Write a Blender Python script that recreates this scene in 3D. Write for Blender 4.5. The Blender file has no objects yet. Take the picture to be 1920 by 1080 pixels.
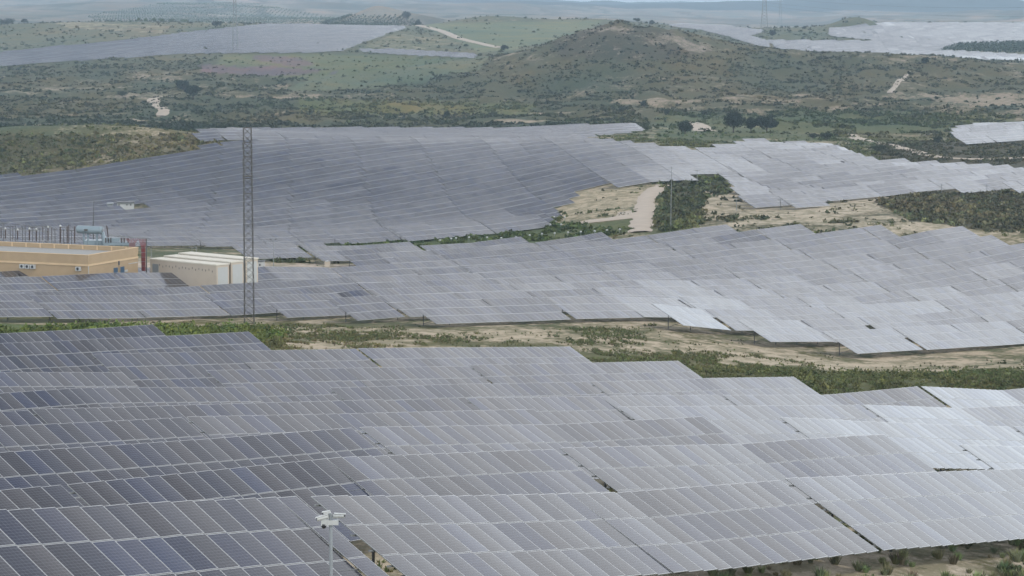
import bpy, math, random
import numpy as np
from mathutils import Vector

random.seed(7)
rng = np.random.default_rng(11)
SC = bpy.context.scene
COL = SC.collection

# ------------------------------------------------------------------ camera
F = 5000.0                      # focal length in pixels of a 1920 wide frame
PITCH = math.atan(530 / F)
CP, SP = math.cos(PITCH), math.sin(PITCH)

def elev(py):                   # height / forward distance seen at image row py
    u = (540 - np.asarray(py, float)) / F
    return (-SP + CP * u) / (CP + SP * u)

def at(px, py, Y):              # point at forward distance Y on the sight line of a pixel
    u = (540 - py) / F
    k = Y / (CP + SP * u)
    return Vector(((px - 960) / F * k, Y, (-SP + CP * u) * k))

def proj(X, Y, Z):
    d = Y * CP - Z * SP
    return 960 + F * X / d, 540 - F * (Z * CP + Y * SP) / d

cam_d = bpy.data.cameras.new('camera')
cam = bpy.data.objects.new('camera', cam_d)
COL.objects.link(cam)
cam.rotation_euler = (math.pi / 2 - PITCH, 0, 0)
cam_d.sensor_width = 36
cam_d.lens = 36 * F / 1920
cam_d.clip_start = 1
cam_d.clip_end = 60000
SC.camera = cam

# ------------------------------------------------------------------ small helpers
def tag(o, label=None, cat=None, group=None, kind=None):
    if label: o['label'] = label
    if cat: o['category'] = cat
    if group: o['group'] = group
    if kind: o['kind'] = kind
    return o

def empty(name, loc, rz=0):
    o = bpy.data.objects.new(name, None)
    COL.objects.link(o)
    o.location = loc
    o.rotation_euler.z = rz
    o.empty_display_size = 1
    return o

def link(name, me, parent=None, loc=None):
    o = bpy.data.objects.new(name, me)
    COL.objects.link(o)
    if parent: o.parent = parent
    if loc is not None: o.location = loc
    return o

class MB:                        # collects shapes, builds one mesh
    def __init__(s): s.v, s.f, s.m, s.uv = [], [], [], {}
    def quad(s, pts, mi=0, uv=None):
        i = len(s.v); s.v += [tuple(p) for p in pts]
        s.f.append(tuple(range(i, i + len(pts)))); s.m.append(mi)
        if uv: s.uv[len(s.f) - 1] = uv
    def hexa(s, a, b, mi=0):     # a: lower 4, b: upper 4 (same order, ccw seen from b side)
        i = len(s.v); s.v += [tuple(p) for p in a] + [tuple(p) for p in b]
        for q in ((3, 2, 1, 0), (4, 5, 6, 7), (0, 1, 5, 4), (1, 2, 6, 5), (2, 3, 7, 6), (3, 0, 4, 7)):
            s.f.append(tuple(i + k for k in q)); s.m.append(mi)
    def box(s, c, d, mi=0, rz=0, bev=0):
        cx, cy, cz = c; dx, dy, dz = d[0] / 2, d[1] / 2, d[2] / 2
        ca, sa = math.cos(rz), math.sin(rz)
        def P(x, y, z): return (cx + x * ca - y * sa, cy + x * sa + y * ca, cz + z)
        q = ((-dx, -dy), (dx, -dy), (dx, dy), (-dx, dy))
        s.hexa([P(x, y, -dz) for x, y in q], [P(x, y, dz) for x, y in q], mi)
    def tube(s, pts, r, n=6, mi=0, cap=True):
        pts = [Vector(p) for p in pts]
        rs = r if isinstance(r, (list, tuple)) else [r] * len(pts)
        base = len(s.v)
        for k, p in enumerate(pts):
            d = (pts[min(k + 1, len(pts) - 1)] - pts[max(k - 1, 0)]).normalized()
            a = d.orthogonal().normalized(); b = d.cross(a)
            for j in range(n):
                t = 2 * math.pi * j / n
                s.v.append(tuple(p + (a * math.cos(t) + b * math.sin(t)) * rs[k]))
        for k in range(len(pts) - 1):
            for j in range(n):
                a0 = base + k * n + j; a1 = base + k * n + (j + 1) % n
                s.f.append((a0, a1, a1 + n, a0 + n)); s.m.append(mi)
        if cap:
            s.f.append(tuple(base + j for j in range(n))[::-1]); s.m.append(mi)
            e = base + (len(pts) - 1) * n
            s.f.append(tuple(e + j for j in range(n))); s.m.append(mi)
    def build(s, name, mats, parent=None, loc=None, smooth=False):
        me = bpy.data.meshes.new(name)
        me.from_pydata(s.v, [], s.f)
        for m in (mats if isinstance(mats, (list, tuple)) else [mats]): me.materials.append(m)
        if any(s.m): me.polygons.foreach_set('material_index', s.m)
        if s.uv:
            l = me.uv_layers.new(name='UVMap')
            for fi, uv in s.uv.items():
                p = me.polygons[fi]
                for k, li in enumerate(p.loop_indices): l.data[li].uv = uv[k]
        if smooth: me.polygons.foreach_set('use_smooth', [True] * len(me.polygons))
        me.update()
        return link(name, me, parent, loc)

def np_mesh(name, V, Fq, mats, attrs=None, smooth=False, mi=None):
    me = bpy.data.meshes.new(name)
    n = Fq.shape[1]
    me.vertices.add(len(V)); me.vertices.foreach_set('co', np.ascontiguousarray(V, np.float32).ravel())
    me.loops.add(Fq.size); me.loops.foreach_set('vertex_index', np.ascontiguousarray(Fq, np.int32).ravel())
    me.polygons.add(len(Fq))
    me.polygons.foreach_set('loop_start', np.arange(0, Fq.size, n, dtype=np.int32))
    me.polygons.foreach_set('loop_total', np.full(len(Fq), n, np.int32))
    if mi is not None: me.polygons.foreach_set('material_index', mi.astype(np.int32))
    if smooth: me.polygons.foreach_set('use_smooth', np.ones(len(Fq), bool))
    for k, (kind, arr) in (attrs or {}).items():
        a = me.attributes.new(k, kind, 'POINT')
        if kind == 'FLOAT': a.data.foreach_set('value', np.ascontiguousarray(arr, np.float32))
        else: a.data.foreach_set('color', np.ascontiguousarray(arr, np.float32).ravel())
    for m in mats: me.materials.append(m)
    me.update(calc_edges=True)
    return me

def hsh(ix, iy, seed):
    h = (ix.astype(np.int64) * 374761393 + iy.astype(np.int64) * 668265263 + seed * 1442695041) & 0xffffffff
    h = ((h ^ (h >> 13)) * 1274126177) & 0xffffffff
    return ((h ^ (h >> 16)) & 0xffff) / 65535.0

def vnoise(x, y, seed=0):
    ix, iy = np.floor(x), np.floor(y); fx, fy = x - ix, y - iy
    fx = fx * fx * (3 - 2 * fx); fy = fy * fy * (3 - 2 * fy)
    a = hsh(ix, iy, seed); b = hsh(ix + 1, iy, seed); c = hsh(ix, iy + 1, seed); d = hsh(ix + 1, iy + 1, seed)
    return (a * (1 - fx) + b * fx) * (1 - fy) + (c * (1 - fx) + d * fx) * fy

def fbm(x, y, seed=0, o=4):
    s = 0; a = .5
    for k in range(o):
        s = s + a * vnoise(x * 2 ** k, y * 2 ** k, seed + k); a *= .5
    return s / (1 - .5 ** o)

def inpoly(px, py, poly):
    px = np.asarray(px, float); py = np.asarray(py, float)
    r = np.zeros(px.shape, bool); j = len(poly) - 1
    for i in range(len(poly)):
        xi, yi = poly[i]; xj, yj = poly[j]
        if yi != yj:
            c = ((yi > py) != (yj > py)) & (px < (xj - xi) * (py - yi) / (yj - yi) + xi)
            r ^= c
        j = i
    return r

# ------------------------------------------------------------------ materials
def new_mat(name):
    m = bpy.data.materials.new(name); m.use_nodes = True
    nt = m.node_tree; b = nt.nodes['Principled BSDF']
    return m, nt, b

def N(nt, t, **kw):
    n = nt.nodes.new(t)
    for k, v in kw.items(): setattr(n, k, v)
    return n

def math_n(nt, op, a, b=None, c=None, clamp=False):
    n = nt.nodes.new('ShaderNodeMath'); n.operation = op; n.use_clamp = clamp
    for i, x in enumerate((a, b, c)):
        if x is None: continue
        if isinstance(x, (int, float)): n.inputs[i].default_value = x
        else: nt.links.new(x, n.inputs[i])
    return n.outputs[0]

def mixc(nt, fac, a, b, bt='MIX'):
    n = nt.nodes.new('ShaderNodeMix'); n.data_type = 'RGBA'; n.blend_type = bt
    for s, x in ((n.inputs[0], fac), (n.inputs[6], a), (n.inputs[7], b)):
        if isinstance(x, (int, float)): s.default_value = x
        elif isinstance(x, tuple): s.default_value = (*x, 1)
        else: nt.links.new(x, s)
    return n.outputs[2]

def simple(name, col, rough=.6, metal=0., var=.15, scale=3., bump=0.):
    m, nt, b = new_mat(name)
    tc = N(nt, 'ShaderNodeTexCoord')
    no = N(nt, 'ShaderNodeTexNoise'); no.inputs['Scale'].default_value = scale; no.inputs['Detail'].default_value = 5
    nt.links.new(tc.outputs['Object'], no.inputs['Vector'])
    f = math_n(nt, 'MULTIPLY_ADD', no.outputs['Fac'], var * 2, 1 - var)
    c = mixc(nt, 1.0, col, f, 'MULTIPLY')
    nt.links.new(c, b.inputs['Base Color'])
    b.inputs['Roughness'].default_value = rough; b.inputs['Metallic'].default_value = metal
    if bump:
        bp = N(nt, 'ShaderNodeBump'); bp.inputs['Strength'].default_value = bump
        nt.links.new(no.outputs['Fac'], bp.inputs['Height']); nt.links.new(bp.outputs['Normal'], b.inputs['Normal'])
    return m

def panel_material():
    m, nt, b = new_mat('solar_glass')
    uv = N(nt, 'ShaderNodeUVMap', uv_map='UVMap')
    sx = N(nt, 'ShaderNodeSeparateXYZ'); nt.links.new(uv.outputs[0], sx.inputs[0])
    oi = N(nt, 'ShaderNodeObjectInfo')
    u, v = sx.outputs[0], sx.outputs[1]
    fu, fv = math_n(nt, 'FRACT', u), math_n(nt, 'FRACT', v)
    iu, iv = math_n(nt, 'FLOOR', u), math_n(nt, 'FLOOR', v)
    cb = N(nt, 'ShaderNodeCombineXYZ')
    nt.links.new(iu, cb.inputs[0]); nt.links.new(iv, cb.inputs[1])
    nt.links.new(math_n(nt, 'MULTIPLY', oi.outputs['Random'], 917.0), cb.inputs[2])
    wn = N(nt, 'ShaderNodeTexWhiteNoise', noise_dimensions='3D'); nt.links.new(cb.outputs[0], wn.inputs['Vector'])
    rs = N(nt, 'ShaderNodeSeparateColor'); nt.links.new(wn.outputs['Color'], rs.inputs[0])
    r1, r2, r3 = rs.outputs
    # edge (frame) mask, in metres: panel 1.0 x 1.96
    du = math_n(nt, 'MINIMUM', fu, math_n(nt, 'SUBTRACT', 1.0, fu))
    dv = math_n(nt, 'MULTIPLY', math_n(nt, 'MINIMUM', fv, math_n(nt, 'SUBTRACT', 1.0, fv)), 1.96)
    ed = math_n(nt, 'MINIMUM', du, dv)
    frame = math_n(nt, 'MAXIMUM', math_n(nt, 'LESS_THAN', du, 0.019), math_n(nt, 'LESS_THAN', dv, 0.030))
    # cell lines
    def cell(f, n, w):
        c = math_n(nt, 'FRACT', math_n(nt, 'MULTIPLY', f, float(n)))
        d = math_n(nt, 'MINIMUM', c, math_n(nt, 'SUBTRACT', 1.0, c))
        return math_n(nt, 'LESS_THAN', d, w)
    lines = math_n(nt, 'MAXIMUM', cell(fu, 6, .035), cell(fv, 12, .045))
    bus = cell(fu, 18, .05)
    cr = N(nt, 'ShaderNodeValToRGB'); cr.color_ramp.interpolation = 'LINEAR'
    e = cr.color_ramp.elements
    e[0].position = 0; e[0].color = (.030, .028, .034, 1)
    e[1].position = 1; e[1].color = (.018, .030, .074, 1)
    for p, c in ((.35, (.028, .030, .040, 1)), (.62, (.021, .026, .046, 1)), (.9, (.018, .024, .055, 1))):
        x = e.new(p); x.color = c
    nt.links.new(r1, cr.inputs[0])
    # faint crystal mottling
    no = N(nt, 'ShaderNodeTexNoise'); no.inputs['Scale'].default_value = 9; no.inputs['Detail'].default_value = 2
    nt.links.new(uv.outputs[0], no.inputs['Vector'])
    base = mixc(nt, 1.0, cr.outputs[0], math_n(nt, 'MULTIPLY_ADD', no.outputs['Fac'], .5, .75), 'MULTIPLY')
    c1 = mixc(nt, math_n(nt, 'MULTIPLY', bus, .12), base, (.22, .23, .25))
    c2 = mixc(nt, math_n(nt, 'MULTIPLY', lines, .35), c1, (.26, .27, .29))
    # dust film, a bit different on each module
    dust = math_n(nt, 'MULTIPLY_ADD', r2, .04, .01)
    c3 = mixc(nt, dust, c2, (.42, .38, .33))
    c4 = mixc(nt, frame, c3, (.47, .48, .49))
    nt.links.new(c4, b.inputs['Base Color'])
    nt.links.new(math_n(nt, 'MULTIPLY_ADD', frame, .12, math_n(nt, 'MULTIPLY_ADD', r3, .05, .11)), b.inputs['Roughness'])
    b.inputs['IOR'].default_value = 1.85
    # every module sits a fraction of a degree off its neighbours
    ge = N(nt, 'ShaderNodeNewGeometry')
    vm = N(nt, 'ShaderNodeVectorMath', operation='SUBTRACT'); nt.links.new(wn.outputs['Color'], vm.inputs[0]); vm.inputs[1].default_value = (.5, .5, .5)
    vs = N(nt, 'ShaderNodeVectorMath', operation='SCALE'); nt.links.new(vm.outputs[0], vs.inputs[0]); vs.inputs['Scale'].default_value = .022
    bw = N(nt, 'ShaderNodeCombineXYZ'); bv = math_n(nt, 'MULTIPLY', math_n(nt, 'SUBTRACT', fu, .5), math_n(nt, 'MULTIPLY_ADD', r2, .035, .012))
    nt.links.new(math_n(nt, 'MULTIPLY', bv, .64), bw.inputs[0]); nt.links.new(math_n(nt, 'MULTIPLY', bv, .77), bw.inputs[1])
    v0 = N(nt, 'ShaderNodeVectorMath', operation='ADD'); nt.links.new(ge.outputs['Normal'], v0.inputs[0]); nt.links.new(bw.outputs[0], v0.inputs[1])
    va = N(nt, 'ShaderNodeVectorMath', operation='ADD'); nt.links.new(v0.outputs[0], va.inputs[0]); nt.links.new(vs.outputs[0], va.inputs[1])
    vn = N(nt, 'ShaderNodeVectorMath', operation='NORMALIZE'); nt.links.new(va.outputs[0], vn.inputs[0])
    nt.links.new(vn.outputs[0], b.inputs['Normal'])
    return m

def ground_material():
    m, nt, b = new_mat('dry_ground')
    ge = N(nt, 'ShaderNodeNewGeometry')
    veg = N(nt, 'ShaderNodeAttribute', attribute_name='veg'); cov = N(nt, 'ShaderNodeAttribute', attribute_name='cover')
    soil = N(nt, 'ShaderNodeAttribute', attribute_name='soil')
    def noise(scale, det, rough=.6, off=0):
        mp = N(nt, 'ShaderNodeMapping'); mp.inputs['Location'].default_value = (off, off * 2, 0)
        mp.inputs['Scale'].default_value = (1, .6, 1)
        nt.links.new(ge.outputs['Position'], mp.inputs[0])
        n = N(nt, 'ShaderNodeTexNoise'); n.inputs['Scale'].default_value = scale; n.inputs['Detail'].default_value = det
        n.inputs['Roughness'].default_value = rough
        nt.links.new(mp.outputs[0], n.inputs['Vector']); return n.outputs['Fac']
    n1 = noise(.09, 9, .68); n2 = noise(.9, 5, .6, 50); n3 = noise(.02, 4, .5, 99); n4 = noise(5, 3, .6, 7)
    s = math_n(nt, 'ADD', math_n(nt, 'MULTIPLY', n1, .62), math_n(nt, 'MULTIPLY', n2, .38))
    th = math_n(nt, 'SUBTRACT', s, math_n(nt, 'MULTIPLY_ADD', cov.outputs['Fac'], -.46, .73))
    mask = math_n(nt, 'MULTIPLY_ADD', th, 13.0, .5, clamp=True)
    sc = mixc(nt, 1.0, soil.outputs['Color'], math_n(nt, 'MULTIPLY_ADD', n4, .8, .58), 'MULTIPLY')
    sc = mixc(nt, math_n(nt, 'MULTIPLY_ADD', n3, 1.2, -.3, clamp=True), sc, mixc(nt, 1.0, sc, (.86, .78, .70), 'MULTIPLY'))
    sc = mixc(nt, 1.0, sc, math_n(nt, 'MULTIPLY_ADD', noise(2.2, 6, .7, 11), .9, .55), 'MULTIPLY')
    dry = math_n(nt, 'MULTIPLY_ADD', math_n(nt, 'SUBTRACT', noise(.33, 9, .75, 71), .50), 14.0, .5, clamp=True)
    sc = mixc(nt, math_n(nt, 'MULTIPLY', dry, .72), sc, (.19, .175, .10))
    sto = math_n(nt, 'MULTIPLY_ADD', math_n(nt, 'SUBTRACT', noise(1.3, 4, .6, 171), .63), 18.0, .0, clamp=True)
    sc = mixc(nt, math_n(nt, 'MULTIPLY', sto, .6), sc, (.10, .105, .05))
    vc = mixc(nt, 1.0, veg.outputs['Color'], math_n(nt, 'MULTIPLY_ADD', n2, 1.6, .2), 'MULTIPLY')
    vc = mixc(nt, math_n(nt, 'MULTIPLY_ADD', noise(.05, 5, .6, 31), 3.0, -1.2, clamp=True), vc, mixc(nt, 1.0, vc, (1.45, 1.1, .85), 'MULTIPLY'))
    c = mixc(nt, mask, sc, vc)
    nt.links.new(c, b.inputs['Base Color'])
    b.inputs['Roughness'].default_value = .95; b.inputs['Specular IOR Level'].default_value = .15
    bp = N(nt, 'ShaderNodeBump'); bp.inputs['Strength'].default_value = .5; bp.inputs['Distance'].default_value = .5
    nt.links.new(math_n(nt, 'ADD', math_n(nt, 'MULTIPLY', mask, .5), n2), bp.inputs['Height']); nt.links.new(bp.outputs['Normal'], b.inputs['Normal'])
    return m

def leaf_material(name, attr='tint'):
    m, nt, b = new_mat(name)
    a = N(nt, 'ShaderNodeAttribute', attribute_name=attr)
    nt.links.new(a.outputs['Color'], b.inputs['Base Color'])
    b.inputs['Roughness'].default_value = .8; b.inputs['Specular IOR Level'].default_value = .2
    return m

M = {}
M['panel'] = panel_material()
M['ground'] = ground_material()
M['leaf'] = leaf_material('foliage')
M['steel'] = simple('galvanised_steel', (.22, .23, .23), .55, .3, .2, 4)
M['alu'] = simple('aluminium_edge', (.55, .56, .57), .45, .0, .06, 1)
M['rust'] = simple('weathered_steel', (.085, .08, .07), .7, .2, .35, 3)
M['post'] = simple('dark_post', (.09, .09, .09), .6, .2, .2, 3)
M['bark'] = simple('bark', (.08, .06, .045), .9, 0, .3, 3, .4)
M['track'] = simple('pale_track', (.45, .375, .30), .95, 0, .22, .35, .2)
M['white'] = simple('white_paint', (.45, .46, .45), .45, 0, .06, 2)
M['cream'] = simple('cream_render', (.52, .45, .37), .8, 0, .12, .5)
M['creamroof'] = simple('pale_roof', (.66, .62, .53), .7, 0, .08, .5)
M['black'] = simple('black_plastic', (.02, .02, .025), .3, 0, .1, 3)
M['ochre'] = simple('ochre_brick', (.39, .285, .175), .85, 0, .14, .8)
M['band'] = simple('pale_stone_band', (.60, .44, .27), .8, 0, .08, 1)
M['gravelroof'] = simple('gravel_roof', (.34, .34, .33), .95, 0, .15, 6)
M['tank'] = simple('blue_grey_paint', (.23, .29, .325), .4, 0, .12, 1.5)
M['porcelain'] = simple('brown_porcelain', (.045, .025, .02), .25, 0, .2, 3)
M['red'] = simple('red_busbar_paint', (.20, .04, .04), .5, 0, .15, 2)
M['blueglass'] = simple('blue_door', (.05, .10, .16), .3, 0, .15, 1)
M['grey'] = simple('grey_casing', (.24, .26, .275), .5, 0, .1, 3)
M['wire'] = simple('cable', (.10, .11, .12), .6, .2, .1, 3)

# ------------------------------------------------------------------ terrain
XC = np.array([-540, -300, 0, 240, 480, 720, 960, 1200, 1440, 1680, 1920, 2220, 2460], float)
def Zr(*z): return ('z', z)
def Pr(*p): return ('p', p)
PROF = [
 (25,  Zr(-13, -13, -13, -13, -13, -14, -14, -14, -15, -15, -15)),
 (60,  Zr(-17, -17.2, -17.4, -17.6, -18, -19, -20, -21, -22, -23, -24)),
 (90,  Zr(-19.5, -20, -20.2, -20.3, -20.8, -21.5, -22, -23, -24, -25, -26)),
 (120, Zr(-22.5, -23, -23.3, -23.5, -23.8, -24, -24.3, -25, -25.8, -26.5, -27.5)),
 (160, Zr(-26, -26.5, -26.5, -26.8, -27, -27.3, -27.7, -28, -28.5, -29, -30)),
 (210, Zr(-29.5, -30, -30.3, -30.7, -31.3, -32, -33, -34, -34.5, -34.5, -35)),
 (240, Zr(-32, -32.3, -32.6, -33, -34, -35.2, -36, -36.5, -36.8, -36, -36)),
 (270, Zr(-33.2, -33.2, -33.9, -35, -36, -37, -37.5, -38, -38.3, -38, -38)),
 (300, Zr(-36, -36.3, -36.8, -37.6, -38.3, -38.8, -39.6, -41, -41.8, -41.5, -41)),
 (330, Zr(-38.6, -39.4, -40.0, -39.8, -40.0, -40.2, -41.2, -43.5, -44.8, -44.5, -44)),
 (370, Zr(-40.5, -41.8, -42.4, -43.0, -42.4, -42.8, -43.4, -45.8, -47.0, -47.6, -47)),
 (395, Zr(-41.9, -42.1, -42.5, -43.2, -44.0, -44.1, -44.7, -46.7, -47.8, -48.4, -47.8)),
 (430, Zr(-44, -44.8, -45.2, -45.5, -45.5, -46, -46.5, -48, -49, -49.5, -49)),
 (520, Zr(-47.5, -47.5, -48, -49, -49.3, -49, -47.8, -47.5, -48, -48, -48)),
 (570, Zr(-52, -52, -52, -52.4, -50.9, -49.8, -47.3, -46.5, -46.2, -47.3, -47.3)),
 (640, Pr(450, 450, 452, 455, 446, 428, 390, 395, 385, 400, 410)),
 (720, Pr(400, 402, 402, 402, 396, 382, 350, 375, 360, 355, 350)),
 (800, Pr(350, 350, 340, 330, 325, 322, 303, 328, 328, 327, 325)),
 (870, Pr(320, 322, 300, 278, 276, 277, 276, 292, 302, 310, 310)),
 (950, Pr(272, 277, 267, 275, 275, 271, 266, 274, 286, 290, 290)),
 (1050, Pr(252, 257, 256, 264, 263, 261, 254, 262, 271, 266, 262)),
 (1150, Pr(250, 252, 250, 248, 248, 248, 244, 252, 262, 252, 247)),
 (1300, Pr(235, 238, 236, 238, 240, 237, 229, 229, 236, 230, 224)),
 (1500, Pr(205, 205, 205, 210, 215, 212, 203, 203, 206, 202, 196)),
 (1700, Pr(178, 178, 178, 178, 186, 181, 165, 168, 155, 165, 165)),
 (2000, Pr(140, 140, 135, 130, 130, 128, 118, 118, 110, 117, 117)),
 (2200, Pr(118, 117, 107, 100, 100, 100, 100, 112, 110, 118, 112)),
 (2400, Pr(100, 100, 86, 78, 80, 85, 85, 90, 96, 96, 95)),
 (2700, Pr(82, 80, 58, 54, 56, 60, 65, 64, 66, 76, 78)),
 (2950, Pr(42, 45, 38, 44, 49, 48, 46, 54, 50, 56, 58)),
 (3200, Pr(44, 47, 42, 46, 50, 48, 48, 52, 40, 42, 42)),
 (3800, Pr(44, 45, 43, 44, 44, 46, 48, 50, 46, 46, 46)),
 (4600, Pr(36, 36, 34, 33, 37, 42, 42, 46, 44, 44, 44)),
 (6500, Pr(14, 14, 12, 10, 16, 28, 30, 34, 32, 32, 32)),
 (9000, Pr(-12, -12, -12, -8, 1, 14, 20, 24, 26, 28, 28)),
 (13500, Pr(-18, -18, -14, -9, -2, 4, 10, 15, 17, 20, 20)),
 (18000, Pr(30, 30, 30, 30, 30, 30, 30, 30, 30, 30, 30)),
]
NA, NL = 460, 760
A_ = (np.linspace(-540, 2460, NA) - 960) / F
Lk = np.array([math.log(p[0]) for p in PROF])
L_ = np.linspace(Lk[0], Lk[-1], NL)
E_ = np.zeros((len(PROF), len(XC)))       # z / Y
for i, (Y, (k, v)) in enumerate(PROF):
    v = np.array(v, float); v = np.concatenate([[v[0]], v, [v[-1]]])
    E_[i] = v / Y if k == 'z' else elev(v)
tmp = np.array([np.interp(A_ * F + 960, XC, E_[i]) for i in range(len(PROF))])
G_ = np.array([np.interp(L_, Lk, tmp[:, j]) for j in range(NA)])          # (NA, NL)
def smooth(g, n, axis):
    k = np.hanning(n + 2)[1:-1]; k /= k.sum(); h = n // 2
    g = np.moveaxis(g, axis, 0); gp = np.concatenate([np.repeat(g[:1], h, 0), g, np.repeat(g[-1:], h, 0)])
    r = sum(k[i] * gp[i:i + len(g)] for i in range(n)); return np.moveaxis(r, 0, axis)
G_ = smooth(smooth(G_, 41, 0), 15, 1)
YY = np.exp(L_)[None, :] * np.ones((NA, 1)); XX = A_[:, None] * YY
ZZ = G_ * YY
PX = A_[:, None] * F + 960 + 0 * YY
def bump(x, Y, h, wx, wy, p=2.0):
    global ZZ
    X0 = (x - 960) / F * Y
    d = np.sqrt(((XX - X0) / wx) ** 2 + ((YY - Y) / wy) ** 2)
    ZZ += h * np.exp(-d ** p)
# named hills
bump(1160, 1950, 18, 58, 150, 1.7); bump(1330, 1950, 10, 85, 150, 2.0); bump(1060, 1900, 6, 60, 120)
bump(1150, 1900, 6, 200, 220)
bump(1700, 1850, 4, 60, 120); bump(1860, 1850, 3, 90, 120)
bump(705, 3550, 22, 45, 120, 1.6); bump(790, 3550, 10, 60, 120)
bump(920, 3120, 12, 60, 110); bump(1100, 3050, 8, 75, 90)
bump(1600, 2950, 12, 26, 60, 1.8)
bump(200, 985, 4.0, 60, 60, 2); bump(60, 965, 3.5, 60, 50)
bump(40, 2850, 4, 120, 110); 
for x, h, w in ((1560, 45, 330), (1620, 10, 90), (1680, 28, 150), (1745, 22, 90), (1830, 26, 420), (1300, 24, 420), (1010, 26, 300), (820, 20, 260)):
    bump(x, 13200, h * .62, w, 700)
for x, h, w in ((1500, 20, 360), (1558, 12, 110), (1640, 24, 220), (1690, 10, 110), (1790, 22, 360), (1885, 20, 340), (1990, 16, 460), (1380, 10, 400)):
    bump(x, 9900, h, w, 800)
for x, Y, h, w in ((150, 6200, 30, 300), (420, 6800, 25, 260), (620, 7600, 40, 420), (0, 5200, 24, 180), (1100, 7000, 18, 300), (1350, 8200, 22, 300), (1750, 7400, 16, 300), (900, 6000, 16, 200)):
    bump(x, Y, h * .35, w, 900)
# roughness: grows on the scrub hills, none where the solar fields stand
rough = np.interp(YY, [0, 580, 1120, 1250, 2000, 2100, 3000, 4500, 14000], [.12, .12, .25, 2.2, 2.2, .6, 1.0, 14, 40])
rough = rough
ZZ += np.interp(YY, [0, 1200, 1400, 2000, 2150], [0, 0, 1, 1, 0]) * 3.2 * (.5 - np.abs(fbm(XX / 34, YY / 75, 13, 4) - .5) * 4)
rough = np.where((PX < 420) & (YY > 900) & (YY < 1100), 1.2, rough)
wl = np.interp(YY, [0, 600, 1200, 3000, 14000], [14, 18, 45, 110, 900])
ZZ += rough * ((fbm(XX / 40, YY / 60, 3, 5) - .5) * 2 * (wl < 80) + (fbm(XX / 420, YY / 700, 9, 5) - .5) * 2.2 * (wl >= 80))
ZZ += np.interp(YY, [0, 1150, 1300, 2000, 2200], [0, 0, 1, 1, 0]) * (fbm(XX / 9, YY / 14, 5, 3) - .5) * 1.0

def G(x, y):                    # ground height (bilinear on the terrain grid)
    x = np.asarray(x, float); y = np.maximum(np.asarray(y, float), 26)
    a = x / y; l = np.log(y)
    i = np.clip((a - A_[0]) / (A_[1] - A_[0]), 0, NA - 1.001); j = np.clip((l - L_[0]) / (L_[1] - L_[0]), 0, NL - 1.001)
    i0 = i.astype(int); j0 = j.astype(int); fi = i - i0; fj = j - j0
    return (ZZ[i0, j0] * (1 - fi) * (1 - fj) + ZZ[i0 + 1, j0] * fi * (1 - fj) + ZZ[i0, j0 + 1] * (1 - fi) * fj + ZZ[i0 + 1, j0 + 1] * fi * fj)

# ------------------------------------------------------------------ solar tables
PHI = math.radians(50)
CF, SF = math.cos(PHI), math.sin(PHI)
PL, GAP = 1.93, .035            # module length, gap between module rows
U2 = np.array([CF, SF]); V2 = np.array([SF, -CF])   # along a row / down the slope

def st(s, t): return U2 * s + V2 * t

# foreground: top edges measured row by row; t = row line, points are (px, py) along the top edge
ROWS = [
 ('A', -67.3, [[(-130, 962), (0, 957), (190, 949), (280, 943), (557, 931.5)],
               [(583, 930.4), (859, 930.2), (1160, 924), (1347, 909.6), (1464, 900.7)],
               [(1472.5, 897), (1600, 892.5), (1771, 884.5), (1870, 881), (1940, 878), (2066, 874)]]),
 ('B', -81.5, [[(-520, 955), (0, 919), (115, 910)],
               [(126, 908.5), (320, 890), (637, 857.5), (720, 855), (960, 845), (1039, 843)],
               [(1050, 840), (1280, 835), (1390, 833), (1480, 825), (1600, 817.5), (1658, 815)],
               [(1799, 834), (1860, 836), (1920, 838), (2200, 846)]]),
 ('C', -94.6, [[(-250, 865), (0, 848.5), (183, 837), (392, 823), (640, 803.7), (660, 802.5)],
               [(674, 801), (800, 799.5), (960, 797), (1043, 796), (1280, 783.5), (1317, 781)],
               [(1463, 783), (1530, 785), (1600, 789.5), (1667, 792), (1750, 796), (1892, 800)],
               [(1900, 800), (2100, 800), (2250, 800)]]),
 ('Cp', -108.5, [[(-500, 815), (0, 799.7), (130, 793.5), (341.7, 783)],
               [(350, 781.5), (640, 776), (760, 773), (907, 769.5), (1001, 767.5)],
               [(1157, 763), (1280, 761.8), (1600, 759.5), (1612, 759)],
               [(1617, 759), (1700, 761.5), (1800, 765.5), (1920, 760), (2010, 757)]]),
 ('D', -121.3, [[(-700, 790), (0, 772), (53, 769.5)],
               [(60, 767), (200, 764.5), (320, 760.5), (470, 756), (640, 751.5), (718, 749)],
               [(873, 746.5), (960, 745.5), (1133, 743), (1280, 741), (1347, 740.5)],
               [(1355, 741), (1545, 740.5), (1600, 736), (1720, 724.5)],
               [(1727, 724.5), (1877, 732), (1920, 728), (2030, 718)]]),
 ('E', -135.2, [[(-198, 752), (0, 737.5), (145, 727.5), (320, 726.5), (458, 726)],
               [(618, 727.5), (870, 720), (960, 719), (1100, 716)],
               [(1106, 716), (1280, 711.5), (1325, 709), (1489, 706.7)]]),
 ('F', -147.8, [[(-400, 700), (0, 698), (229, 698.5)],
               [(386, 694.5), (640, 690.5), (878, 686.5)],
               [(880, 684.7), (960, 683), (1115, 680), (1272, 676.7)]]),
 ('G', -160.5, [[(-560, 690), (10, 668)],
               [(172, 664), (320, 661), (468, 657.5), (640, 654.7), (667, 654)],
               [(671, 653), (800, 651.7), (960, 651), (1069, 650)]]),
 ('H', -172.5, [[(-33, 645), (100, 640), (200, 634.5), (320, 629.7), (467, 622)]]),
 ('I', -184.5, [[(-218, 640), (0, 625.5), (145, 618), (287, 608.5)]]),
]
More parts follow.
